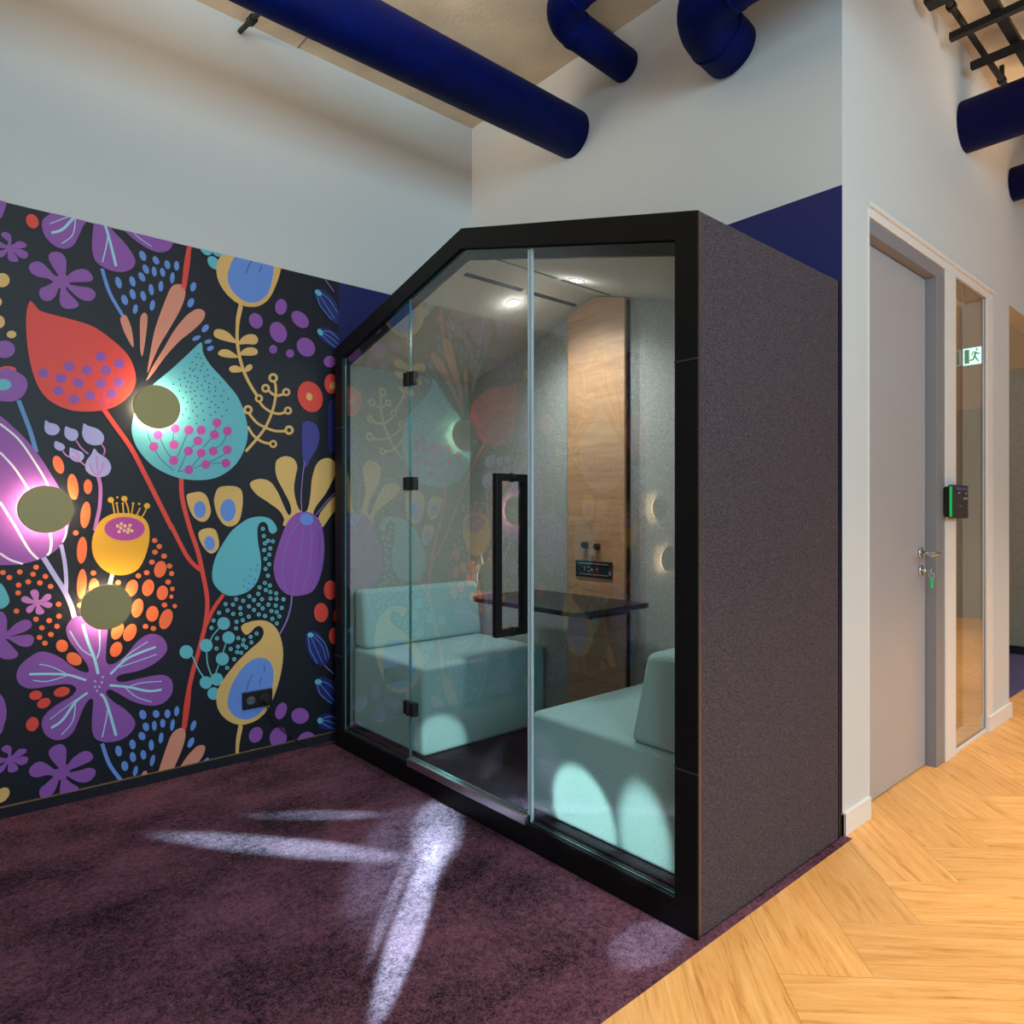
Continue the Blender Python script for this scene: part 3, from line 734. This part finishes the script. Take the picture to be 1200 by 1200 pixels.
# tan leafy stem
stroke('B', 'tan', [(915, 175), (890, 290), (885, 400), (900, 520), (935, 640), (985, 740), (1030, 810)], 24)
for p in ([(720, 365), (735, 338), (780, 338), (830, 365), (885, 430), (850, 430), (770, 410), (730, 390)], [(895, 440), (920, 395), (965, 372), (1015, 378), (1032, 415), (1010, 442), (950, 440)], [(750, 505), (775, 480), (820, 480), (870, 510), (890, 535), (830, 537), (770, 525)], [(905, 515), (935, 475), (985, 462), (1025, 480), (1025, 510), (985, 522)], [(828, 615), (845, 595), (885, 592), (930, 625), (890, 640), (845, 638)], [(935, 635), (950, 595), (980, 582), (993, 605), (970, 630)]): shape('B', 'tan', p)
# tan branch with ringed tips
for p in ([(525, 775), (600, 690), (660, 610), (710, 500), (735, 390), (735, 310), (722, 280)], [(620, 425), (660, 470), (710, 500), (760, 510), (800, 500)], [(550, 510), (600, 570), (660, 605), (730, 630), (800, 632)], [(540, 600), (570, 650), (605, 685), (650, 710), (695, 720)], [(685, 345), (715, 372), (750, 382), (795, 370)]): stroke('D', 'tan', p, 20)
for x, y, r in ((718, 258, 34), (665, 331, 31), (810, 358, 29), (618, 402, 29), (822, 488, 29), (541, 482, 33), (830, 625, 33), (718, 722, 28)):
    ell('D', 'tan', x, y, r); ell('D', 'bg', x, y, r * .46)
# right-hand eggs, tears, gourd
ell('D', 'red', 978, 390, 86, 112, -20); ell('D', 'tan', 972, 390, 21, 28, -15)
ell('D', 'red', 1128, 300, 50, 70, -5); ell('D', 'tan', 1138, 314, 22, 26)
shape('D', 'navy', [(920, 600), (935, 570), (970, 562), (1020, 590), (1045, 660), (1030, 740), (985, 820), (950, 885), (930, 860), (920, 760)])
shape('D', 'indigo', [(1105, 600), (1105, 450), (1130, 410), (1170, 420), (1180, 700), (1120, 790), (1105, 700)])
shape('D', 'tan', [(555, 1010), (580, 978), (640, 968), (700, 990), (750, 1060), (790, 1150), (825, 1220), (845, 1200), (835, 1140), (790, 1050), (745, 960), (733, 890), (745, 835), (800, 808), (860, 825), (887, 880), (875, 950), (865, 1030), (875, 1110), (900, 1180), (930, 1200), (960, 1180), (980, 1080), (990, 970), (1020, 870), (1060, 830), (1110, 822), (1150, 850), (1160, 920), (1130, 990), (1080, 1080), (1020, 1160), (1000, 1215), (1030, 1245), (1060, 1190), (1150, 1090), (1170, 1160), (1120, 1230), (1060, 1310), (990, 1300), (800, 1300), (795, 1250), (760, 1190), (680, 1130), (600, 1075)])
stroke('D', 'lav', [(940, 845), (925, 950), (915, 1090), (920, 1220)], 8)
stroke('D', 'lav', [(1180, 1040), (1100, 1120), (1020, 1220)], 8)
stroke('F', 'lav', [(850, 700), (840, 790), (810, 890), (760, 985)], 12)
shape('F', 'purple', [(930, 120), (880, 130), (820, 190), (780, 280), (740, 400), (720, 510), (740, 610), (790, 680), (850, 708), (920, 705), (990, 680), (1040, 600), (1070, 480), (1078, 350), (1060, 220), (1020, 150), (970, 122)])
for p in ([(900, 190), (830, 300), (790, 450), (785, 580), (820, 690)], [(940, 215), (910, 400), (875, 560), (860, 705)], [(980, 215), (990, 330), (970, 520), (920, 690)], [(1000, 180), (1055, 270), (1060, 400), (1030, 560), (985, 670)]): stroke('F', 'violet', p, 6)
ell('F', 'blue', 953, 170, 48, 42, 15)
for x, y, rx, ry in ((1120, 668, 46, 68), (1055, 826, 50, 68), (1142, 990, 32, 58), (1180, 850, 40, 60)): ell('F', 'red', x, y, rx, ry)
def pod(pts, lines, tip):
    shape('H', 'indigo', pts)
    for p in lines: stroke('H', 'line', p, 6)
    ell('H', 'aqua', *tip)
stroke('H', 'lav', [(1060, 340), (1145, 420)], 7)
pod([(980, 115), (1030, 125), (1080, 190), (1115, 280), (1100, 340), (1050, 355), (1000, 330), (960, 260), (942, 180), (950, 135)], ([(985, 160), (1020, 240), (1065, 340)], [(965, 160), (980, 250), (1030, 345)], [(1000, 150), (1060, 220), (1090, 320)], [(1010, 135), (1080, 200), (1110, 300)]), (980, 144, 22, 17))
pod([(1010, 470), (1050, 437), (1110, 455), (1160, 500), (1190, 600), (1170, 640), (1130, 635), (1060, 580), (1015, 520)], ([(1035, 475), (1090, 540), (1150, 610)], [(1030, 490), (1050, 560), (1130, 625)], [(1040, 465), (1110, 490), (1170, 560)]), (1035, 473, 24, 20))
pod([(1030, 740), (1060, 705), (1120, 697), (1180, 720), (1230, 790), (1180, 830), (1100, 810), (1045, 795)], ([(1050, 745), (1110, 750), (1200, 790)], [(1055, 755), (1110, 790), (1180, 815)], [(1060, 735), (1120, 715), (1190, 750)]), (1048, 745, 20, 22))
for x, y, rx, ry, a in ((773, 677, 38, 62, 22), (907, 712, 62, 56, 0), (596, 845, 46, 58, 30)): ell('H', 'purple', x, y, rx, ry, a)
for x, y, rx, ry, a in ((628, 748, 48, 64, -25), (790, 835, 50, 60, -40), (598, 847, 24, 26, 0), (697, 872, 24, 25, 0), (930, 920, 36, 34, 0)): ell('3', 'purple', x, y, rx, ry, a)
for x, y, rx, ry in ((15, 592, 52, 50), (-5, 745, 18, 28), (-5, 885, 38, 45), (80, 973, 34, 27)): ell('A', 'tan', x, y, rx, ry)
ell('A', 'purple', 30, 1078, 75, 62)
shape('E', 'aqua', [(0, 620), (40, 670), (65, 740), (45, 780), (0, 800), (-60, 780), (-60, 640)])
for x, y, rx, ry, a in ((250, 327, 46, 33, -10), (307, 382, 50, 34, -25), (433, 303, 58, 34, -15), (226, 530, 43, 52, 25)): ell('G', 'red', x, y, rx, ry, a)
shape('G', 'purple', [(0, 320), (35, 380), (45, 460), (30, 530), (0, 600), (-60, 560), (-60, 340)])

MXL = -1.02
def in_rect(poly):
    for f in (lambda p: p[0] - MXL, lambda p: XM - p[0], lambda p: p[1] - .05, lambda p: HB - p[1]):
        poly = clip(poly, f)
        if len(poly) < 3: return None
    return poly
bm = bmesh.new()
def flatpoly(poly, y, mi):
    vs = []
    last = None
    for x, z in poly:
        if last and abs(x - last[0]) < 1e-6 and abs(z - last[1]) < 1e-6: continue
        vs.append(bm.verts.new((x, y, z))); last = (x, z)
    if len(vs) < 3: return
    f = bm.faces.new(vs); f.normal_update()
    if f.normal.y > 0: f.normal_flip()
    f.material_index = mi
flatpoly([(MXL, .05), (XM, .05), (XM, HB), (MXL, HB)], YW, PI_['bg'])
PERIOD_Z, PERIOD_X = 2.094, 1.53
lay = 0
for dx in (-2 * PERIOD_X, -PERIOD_X, 0):
    for dz in (0, PERIOD_Z, -PERIOD_Z):
        for c, poly in SHAPES:
            q = in_rect([(x + dx, z + dz) for x, z in poly])
            if q is None: continue
            if dx and (max(p[0] for p in q) > .24): continue
            lay += 1
            flatpoly(q, YW - .0001 - lay * 4e-6, PI_[c])
bm.normal_update()
me = bpy.data.meshes.new('wall_mural'); bm.to_mesh(me); bm.free()
for k, v in PAL.items(): me.materials.append(mat('mural_' + k, v, .5, spec=.34))
mural = bpy.data.objects.new('wall_mural', me); COL.objects.link(mural)
tag(mural, 'black wallpaper mural of oversized purple, red, aqua and tan flowers and pods', 'wallpaper')

# ------------------------------------------------------------ disc wall lamps
def disc_lamp(x, z, label, power, off=(0, 0)):
    y = YW - .055
    o = thing('disc_wall_lamp', (x, YW, z), label, 'wall lamp', 'round disc lamps on the mural')
    b = MB(); b.tube([(x, y + .004, z), (x, y - .001, z), (x, y - .004, z)], [.099, .099, .096], 64); b.build('lamp_disc', M_BRASS, o)
    b = MB(); b.tube([(x, YW - .012, z), (x, y + .004, z)], .028, 32); b.build('wall_mount', M_TRIM, o)
    b = MB(); b.tube([(x + .083 * math.cos(a), YW - .032, z + .083 * math.sin(a)) for a in [i * math.tau / 40 for i in range(41)]], .004, 8, caps=False); b.build('light_ring', mat('lamp_ring_lit', (255, 236, 205), .5, emit=(255, 222, 178), estr=5.0), o)['label'] = 'glowing ring behind the disc'
    for k in range(6):
        a = k * math.tau / 6
        lamp('disc_lamp_light', 'POINT', (x + .066 * math.cos(a) + off[0], YW - .040, z + .066 * math.sin(a) + off[1]), None, power / 6, (1.0, .78, .52), shadow_soft_size=.012)
    return o
disc_lamp(.859, 1.729, 'brass disc wall lamp glowing over the aqua drop on the mural', 5.6)
disc_lamp(.437, 1.261, 'brass disc wall lamp glowing over the large purple bulb at the left', 5.6)
disc_lamp(.658, .836, 'brass disc wall lamp just below the yellow bud on the mural', 5.6)
disc_lamp(-1.14, 1.285, 'upper lamp mirrored as a crescent in the right booth pane', 2.5)
disc_lamp(-1.26, .86, 'lower lamp mirrored faintly at the right edge of the booth glass', 2.5)

# ------------------------------------------------------------ black double socket and its cord
sx0, sz0 = wallpt(283, 820); sx1, sz1 = wallpt(318, 818)
zc = .33
_, zt = wallpt(283, 811.5); _, zb = wallpt(283, 832)
so = thing('wall_socket', ((sx0 + sx1) / 2, YW, zb), 'black double wall socket over the tan pod on the mural', 'socket')
b = MB(); b.box(sx0, sx1, YW - .017, YW - .003, zb, zt); b.build('cover_plate', mat('socket_black', (26, 26, 30), .3), so, bevel=.003)
b = MB()
for q in (.27, .73):
    xc_ = sx0 + (sx1 - sx0) * q
    b = MB(); b.tube([(xc_, YW - .0175, (zb + zt) / 2), (xc_, YW - .0165, (zb + zt) / 2)], .021, 28); b.build('socket_well', mat('socket_inner', (84, 92, 100), .35), so)
b = MB()
xc_ = sx0 + (sx1 - sx0) * .27
for d in (-.0095, .0095):
    b = MB(); b.tube([(xc_ + d, YW - .0182, (zb + zt) / 2), (xc_ + d, YW - .0172, (zb + zt) / 2)], .003, 10); b.build('contact_hole', M_BLACKM, so)
xp = sx0 + (sx1 - sx0) * .73; zp = (zb + zt) / 2
cord = thing('power_cord', (xp, YW - .04, .004), 'black power cord plugged into the mural socket and trailing to the floor', 'cord')
b = MB(); b.tube([(xp, YW - .018, zp), (xp, YW - .042, zp)], [.019, .016], 24); b.tube(elbow((xp, YW - .03, zp), (xp, YW - .045, zp), (xp, YW - .045, zp - .03), .01, 6), .007, 10); b.build('plug', M_BLACKM, cord)
fx, fz = wallpt(345, 868)
cp = [(xp, YW - .045, zp - .025), (xp + .03, YW - .035, zp - .11), (xp + .1, YW - .035, zp - .19), (xp + .2, YW - .035, .03), (xp + .28, YW - .05, .009), (xp + .38, YW - .055, .008), (xp + .52, YW - .045, .008)]
sm = []
for i in range(len(cp) - 1):
    p0, p1, p2, p3 = [Vector(cp[max(min(j, len(cp) - 1), 0)]) for j in (i - 1, i, i + 1, i + 2)]
    for k in range(8):
        t = k / 8
        sm.append(.5 * (2 * p1 + (p2 - p0) * t + (2 * p0 - 5 * p1 + 4 * p2 - p3) * t * t + (3 * p1 - p0 - 3 * p2 + p3) * t ** 3))
b = MB(); b.tube(sm, .0035, 8); b.build('cable', M_BLACKM, cord)

# ------------------------------------------------------------ the meeting booth
BX0, BX1 = 1.725, 2.665
BY0, BY1, YRG = 1.146, 3.40, 2.283
ZE, ZR = 2.127, 2.425
SL = (ZR - ZE) / (YRG - BY0)
booth = thing('meeting_booth', (2.19, 2.27, 0.003), 'black framed glass meeting booth with a gabled roof and charcoal felt sides', 'booth')
def house(i, bot):      # outline inset by i on the sides/roof
    k = i * (math.sqrt(1 + SL * SL))
    return [(BY0 + i, bot), (BY1 - i, bot), (BY1 - i, ZE - k + SL * i), (YRG, ZR - k), (BY0 + i, ZE - k + SL * i)]
b = MB()
b.ring(house(0, .004), house(.082, .098), 'X', BX0, BX0 + .014)
b.ring(house(.014, .012), house(.082, .098), 'X', BX0 + .014, BX0 + .045)
lip = house(.120, .116)
lip = [(BY0 + .088, .116), (BY1 - .088, .116), (BY1 - .088, lip[2][1] - SL * .032), lip[3], (BY0 + .088, lip[4][1] - SL * .032)]
b.ring(house(.078, .094), lip, 'X', BX0 + .028, BX0 + .045)
b.build('front_frame', M_BLACK, booth, bevel=.003)
b = MB()
for y0, y1 in ((BY0 - .001, BY0 + .082), (BY1 - .082, BY1 + .001)):
    for z in (1.697, .486):
        b = MB(); b.box(BX0 - .0015, BX0 + .012, y0, y1, z - .003, z + .003); b.build('frame_joint', mat('joint_black', (46, 44, 44), .4), booth)
# outer skins
b = MB(); b.box(BX0 + .016, BX1, BY0, BY0 + .03, .01, ZE); b.build('side_panel', M_FELT_D, booth, bevel=.004)
b = MB(); b.box(BX0 + .016, BX1, BY1 - .03, BY1, .01, ZE); b.build('side_panel', M_FELT_D, booth, bevel=.004)
b = MB(); b.box(BX0 + .003, BX0 + .0155, BY0 - .0015, BY0 + .004, .012, ZE - .003); b.build('edge_strip', M_BROWN, booth)['label'] = 'thin brown edge strip'
b = MB(); b.box(BX1 - .014, BX1 + .002, BY0 - .0025, BY0 + .004, .012, ZE); b.build('rear_edge_strip', M_BLACK, booth)
t_ = .04
for pts, in (([(BY0 + .0301, ZE + SL * .03), (YRG, ZR), (YRG, ZR - t_), (BY0 + .0301, ZE - t_)],), ([(YRG, ZR), (BY1 - .0301, ZE + SL * .03), (BY1 - .0301, ZE - t_), (YRG, ZR - t_)],)):
    b = MB(); b.prism(pts, 'X', BX0 + .016, BX1); b.build('roof_panel', M_FELT_D, booth)
b = MB(); b.prism(house(.03, .02), 'X', BX1 - .025, BX1); b.build('rear_panel', M_FELT_D, booth)
# linings
XI = 2.60
ZFL = .105
li = .055
ZIR = 2.318
def zin(y): return ZIR - SL * abs(y - YRG)
b = MB(); b.prism([(BY0 + .03, ZFL), (BY1 - .03, ZFL), (BY1 - .03, zin(BY1 - .03)), (YRG, ZIR), (BY0 + .03, zin(BY0 + .03))], 'X', XI, BX1 - .026); b.build('rear_lining', M_FELT_L, booth)
b = MB(); b.box(BX0 + .05, XI, BY0 + .03, BY0 + li - .005, ZFL, zin(BY0 + .05)); b.build('side_lining', M_FELT_L, booth)
b = MB(); b.box(BX0 + .05, XI, BY1 - li + .005, BY1 - .03, ZFL, zin(BY1 - .05)); b.build('side_lining', M_FELT_L, booth)
for s in (0, 1):
    ya = BY0 + .03 if s == 0 else BY1 - .03
    b = MB(); b.prism([(ya, zin(ya)), (YRG, ZIR), (YRG, ZIR + .04), (ya, zin(ya) + .04)], 'X', BX0 + .047, XI + .03); b.build('ceiling_panel', M_FELT_C, booth)
b = MB(); b.box(BX0 + .02, BX1 - .03, BY0 + .03, BY1 - .03, .02, ZFL); b.build('floor_panel', M_BOOTHFLOOR, booth)
# ventilation slots and downlights in the gable ceiling
def ceil_pt(y): return zin(y)
for yc in (YRG - .112, YRG + .112):
    for x0, x1 in ((1.83, 2.17), (2.205, 2.53)):
        b = MB()
        hw = .012
        prof = [(yc - hw, zin(yc - hw) - .001), (yc + hw, zin(yc + hw) - .001), (yc + hw, zin(yc + hw) + .004), (yc - hw, zin(yc - hw) + .004)]
        b.prism(prof, 'X', x0, x1); b.build('vent_slot', mat('slot_dark', (30, 32, 38), .7), booth)
for yc in (YRG - .208, YRG + .216):
    sgn_ = 1 if yc < YRG else -1
    nrm = Vector((0, sgn_ * SL, -1)).normalized()
    c = Vector((2.2, yc, zin(yc)))
    b = MB(); b.tube([c + nrm * .0, c + nrm * .004], [.036, .033], 32); dl = b.build('downlight', M_TRIM, booth)
    b = MB(); b.tube([c + nrm * .004, c + nrm * .0055], .027, 32); b.build('lens', mat('led_lens', (255, 255, 255), .4, emit=(245, 250, 255), estr=22), dl)
    lamp('booth_downlight', 'SPOT', c + nrm * .02, c + nrm * 2, 23, (.93, .97, 1.0), spot_size=R(150), spot_blend=.9, shadow_soft_size=.03)
    lamp('booth_downlight_glow', 'POINT', c + nrm * .05, None, .45, (.93, .97, 1.0), shadow_soft_size=.02)
# glass: fixed panes and door
GX = BX0 + .020
YD0, YD1 = 1.880, 2.694
def pane(y0, y1, z0, gap):
    top = lambda y: ZR - .0875 - SL * abs(y - YRG)
    pts = [(y0, z0), (y1, z0), (y1, top(y1))]
    if y0 < YRG < y1: pts.append((YRG, top(YRG)))
    pts.append((y0, top(y0)))
    return pts
def glass(name, y0, y1, z0, parent):
    b = MB(); b.prism(pane(y0, y1, z0, 0), 'X', GX - .005, GX + .005)
    for f in b.bm.faces:
        f.normal_update()
        if abs(f.normal.x) < .5: f.material_index = 1
    return b.build(name, [M_GLASS, M_GRIM], parent)
glass('glass_pane', BY0 + .083, YD0 - .004, .100, booth)
glass('glass_pane', YD1 + .003, BY1 - .083, .100, booth)
dr = glass('glass_door', YD0 + .004, YD1 - .003, .126, booth)
b = MB(); b.box(GX - .006, GX + .006, YD0 - .0105, YD0 - .004, .10, 2.225); b.box(GX - .008, GX + .008, YD0 + .002, YD0 + .008, .125, 2.225); b.build('edge_seal', M_GEDGE, dr)['label'] = 'pale clear edge seal'
b = MB()
b.box(GX - .026, GX + .012, YD0 + .006, YD1 - .006, .088, .124)
b.build('bottom_rail', M_RAIL, dr, bevel=.003)['label'] = 'brushed steel bottom rail'
for z in (1.863, 1.38, .346):
    b = MB(); b.box(GX - .014, GX + .014, YD1 - .045, YD1 - .003, z - .030, z + .030); b.box(GX - .014, GX + .014, YD1 + .003, YD1 + .042, z - .030, z + .030); b.tube([(GX - .014, YD1, z - .032), (GX - .014, YD1, z + .032)], .007, 12)
    b.build('hinge', M_BLACKM, dr, bevel=.002)
HYc = 1.985
b = MB()
b.ring([(GX - .088, .778), (GX + .070, .778), (GX + .070, 1.396), (GX - .088, 1.396)], [(GX - .060, .806), (GX + .042, .806), (GX + .042, 1.368), (GX - .060, 1.368)], 'Y', HYc - .013, HYc + .013)
b.tube([(GX - .009, HYc, 1.382), (GX + .009, HYc, 1.382)], .018, 20); b.tube([(GX - .009, HYc, .792), (GX + .009, HYc, .792)], .018, 20)
b.build('pull_handle', M_BLACK, dr, bevel=.002)['label'] = 'long black rectangular pull handle'
# oak wall panel with its media sockets
PX = 2.552
py0, py1 = 2.098, 2.47
b = MB(); b.prism([(py0, ZFL + .002), (py1, ZFL + .002), (py1, zin(py1) - .004), (YRG, ZIR - .004), (py0, zin(py0) - .004)], 'X', PX, PX + .016); pan = b.build('oak_panel', M_OAK, booth, bevel=.0015)
b = MB(); b.prism([(py0 + .004, ZFL + .002), (py1 - .004, ZFL + .002), (py1 - .004, zin(py1) - .008), (YRG, ZIR - .008), (py0 + .004, zin(py0) - .008)], 'X', PX + .016, XI - .001); b.build('panel_backing', M_BLACKM, pan)
b = MB(); b.box(PX - .006, PX - .0005, 2.169, 2.41, .926, 1.008); b.build('socket_plate', M_BLACKM, pan, bevel=.002)
for zz in (.9925, .9385):
    b = MB(); b.box(PX - .0085, PX - .006, 2.195, 2.385, zz, zz + .004); b.build('plate_trim', M_RAIL, pan)
b = MB()
for y0, y1, z0, z1 in ((2.315, 2.325, .972, .98), (2.315, 2.325, .953, .961), (2.262, 2.272, .964, .972), (2.178, 2.188, .944, .962), (2.345, 2.35, .957, .977)):
    b = MB(); b.box(PX - .0075, PX - .006, y0, y1, z0, z1); b.build('port', mat('port_grey', (150, 156, 170), .4), pan)
b = MB(); b.tube([(PX - .0075, 2.30, .965), (PX - .006, 2.30, .965)], .007, 14); b.build('port', MATS['port_grey'], pan)
for y, z in ((2.343, 1.086), (2.262, 1.080)):
    b = MB(); b.tube([(PX - .0005, y, z), (PX - .022, y, z), (PX - .026, y, z)], [.016, .016, .013], 24); b.build('control_knob', M_BLACKM, pan)
b = MB(); b.tube([(PX - .0005, 2.30, 1.03), (PX - .006, 2.30, 1.03)], [.007, .005], 16); b.build('button', M_CHROME, pan)
# wall-hung table
def rounded(x0, x1, y0, y1, r, n=8):
    pts = [(x1, y0), (x1, y1)]
    for cx_, cy_, a0 in ((x0 + r, y1 - r, 90), (x0 + r, y0 + r, 180)):
        for i in range(n + 1):
            a = R(a0 + 90 * i / n); pts.append((cx_ + r * math.cos(a), cy_ + r * math.sin(a)))
    return pts
M_TABLE = mat('table_black', (30, 28, 30), .32, spec=.5)
b = MB(); b.prism(rounded(2.075, PX - .002, 1.955, 2.70, .075), 'Z', .812, .834); tb = b.build('table_top', M_TABLE, booth, bevel=.003)
for yb in (2.07, 2.46):
    b = MB(); b.box(2.28, PX - .002, yb, yb + .04, .772, .812); b.build('bracket', M_BLACK, tb, bevel=.006)

# ------------------------------------------------------------ the two sofas in the booth
def sofa(label, side):
    if side < 0:   # right bench: wall at low Y
        y0, y1, zt_, bt, btop, zb_ = BY0 + li, 1.94, .487, 1.465, 1.395, .795
    else:
        y0, y1, zt_, bt, btop, zb_ = BY1 - li, 2.672, .527, 3.205, 3.25, .835
    x0, x1 = 1.800, 2.588
    o = thing('sofa', ((x0 + x1) / 2, (y0 + y1) / 2, ZFL), label, 'sofa', 'upholstered benches in the booth')
    b = MB(); b.box(x0, x1, min(y0, y1), max(y0, y1), ZFL + .004, zt_); b.build('seat', M_SOFA, o, bevel=.022, seg=4)
    b = MB(); b.prism([(y0, zt_ + .001), (bt, zt_ + .001), (btop, zb_), (y0, zb_)], 'Y' if False else 'X', x0 + .004, x1 - .004); b.build('backrest', M_SOFA, o, bevel=.026, seg=4)
    return o
sofa('mint fabric sofa at the left end of the booth behind the hinged pane', 1)
sofa('mint fabric sofa at the right end of the booth with bright light patches', -1)

# ------------------------------------------------------------ blue ducts under the ceiling
def duct(name, pts, r, label, group=None, m=M_DUCT, seams=()):
    o = thing(name, pts[-1], label, 'duct', 'blue ventilation ducts under the ceiling')
    b = MB(); b.tube(pts, r, 40); b.build('duct_tube', m, o)
    for s0, s1 in seams:
        b = MB(); b.tube([s0, s1], r + .004, 40); b.build('seam_band', m, o)
    return o
duct('ventilation_duct', [(-2.4, 2.59, 3.27), (-.6, 2.59, 3.275), (1.0, 2.59, 3.28), (XB - .005, 2.59, 3.295)], .122, 'longest blue duct running straight along the ceiling above the mural', seams=(((-.2, 2.59, 3.276), (-.18, 2.59, 3.276)),))
P1 = elbow((2.18, -.6, 3.51), (2.18, 2.225, 3.51), (XB - .005, 2.225, 3.49), .16)
duct('ventilation_duct', P1, .079, 'slimmer blue elbow duct between the long duct and the fat elbow', seams=(((2.18, 2.06, 3.51), (2.18, 2.045, 3.51)), ((2.345, 2.225, 3.504), (2.36, 2.225, 3.503))))
P2 = elbow((2.39, -.6, 3.31), (2.39, 1.635, 3.31), (XB - .005, 1.635, 3.27), .19)
duct('ventilation_duct', P2, .119, 'fat blue elbow duct entering the wall above the navy band', seams=(((2.39, 1.44, 3.31), (2.39, 1.425, 3.31)), ((2.585, 1.635, 3.286), (2.60, 1.635, 3.284))))
duct('ventilation_duct', [(4.2, -2.8, 3.28), (4.2, YR - .004, 3.28)], .13, 'larger dark violet blue duct entering the corridor wall under cable supports', m=M_DUCTD)
duct('ventilation_duct', [(5.13, -2.8, 3.27), (5.13, YR - .004, 3.27)], .10, 'small dark duct end cut by the right edge of the photo', m=M_DUCTD)
hg = thing('duct_hanger', (1.245, YW, 3.645), 'short black strut bracing the longest blue duct to the wall top', 'bracket')
b = MB(); b.tube([(1.25, YW - .004, 3.645), (1.24, 2.62, 3.485)], .012, 12); b.build('strut', M_BLACKM, hg)
b = MB(); b.tube([(1.249, 3.34, 3.619), (1.248, 3.29, 3.61)], .021, 14); b.build('clamp', M_BLACKM, hg)
b = MB(); b.box(1.225, 1.255, 2.60, 2.63, 3.407, 3.50); b.build('strap', M_BLACKM, hg)

# black services over the corridor
cd = thing('conduit', (4.2, 1.07, 3.62), 'thin black conduit pipe running along the ceiling edge of the corridor', 'conduit', 'black conduits over the corridor')
b = MB(); b.tube([(3.0, 1.068, 3.62), (5.6, 1.068, 3.62)], .014, 16); b.build('pipe', M_BLACKM, cd)
for x in (3.52, 3.68, 4.52, 5.0):
    b = MB(); b.tube([(x - .014, 1.068, 3.62), (x + .014, 1.068, 3.62)], .021, 16); b.box(x - .01, x + .01, 1.058, 1.078, 3.63, HC); b.build('pipe_clip', M_BLACKM, cd)
jb = MB(); jb.box(3.45, 3.535, 1.01, 1.115, 3.545, 3.605); tag(jb.build('junction_box', M_BLACKM, origin=(3.46, 1.05, 3.56), bevel=.008), 'black junction box under the conduit at the top of the corridor wall', 'junction box')
for i, x in enumerate((3.79, 4.115)):
    b = MB(); b.box(x - .017, x + .017, -.6, 1.105, 3.525, 3.558)
    o = b.build('support_rail', M_BLACKM, origin=(x, .3, 3.54))
    tag(o, ('black support rail nearest the junction box crossing under the conduit', 'black support rail just above the violet blue duct')[i], 'rail', 'black support rails over the corridor')
for j, x in enumerate((3.79, 4.115)):
    pass
ct = thing('cable_tray', (4.1, .88, 3.56), 'black cable tray and bundled cables resting on the two support rails', 'cable tray')
b = MB(); b.box(3.0, 4.55, .929, .935, 3.56, 3.585); b.box(3.0, 4.55, .893, .899, 3.56, 3.585); b.box(3.0, 4.55, .893, .935, 3.559, 3.562); b.build('tray', mat('tray_dark', (20, 18, 17), .5), ct)
for k, y in enumerate((.907, .921)):
    b = MB(); b.tube([(3.0, y, 3.572), (3.6, y + .003, 3.575), (4.1, y, 3.572), (4.55, y, 3.573)], .006, 10); b.build('cable', M_BLACKM, ct)
cd2 = thing('conduit', (4.2, .80, 3.60), 'thicker black conduit with clips beside the cable tray', 'conduit', 'black conduits over the corridor')
b = MB(); b.tube([(3.0, 0.815, 3.60), (5.6, .815, 3.60)], .017, 16); b.build('pipe', M_BLACKM, cd2)
for x in (3.62, 3.95, 4.3):
    b = MB(); b.tube([(x - .016, .815, 3.60), (x + .016, .815, 3.60)], .025, 16); b.box(x - .01, x + .01, .805, .825, 3.62, HC); b.build('pipe_clip', M_BLACKM, cd2)
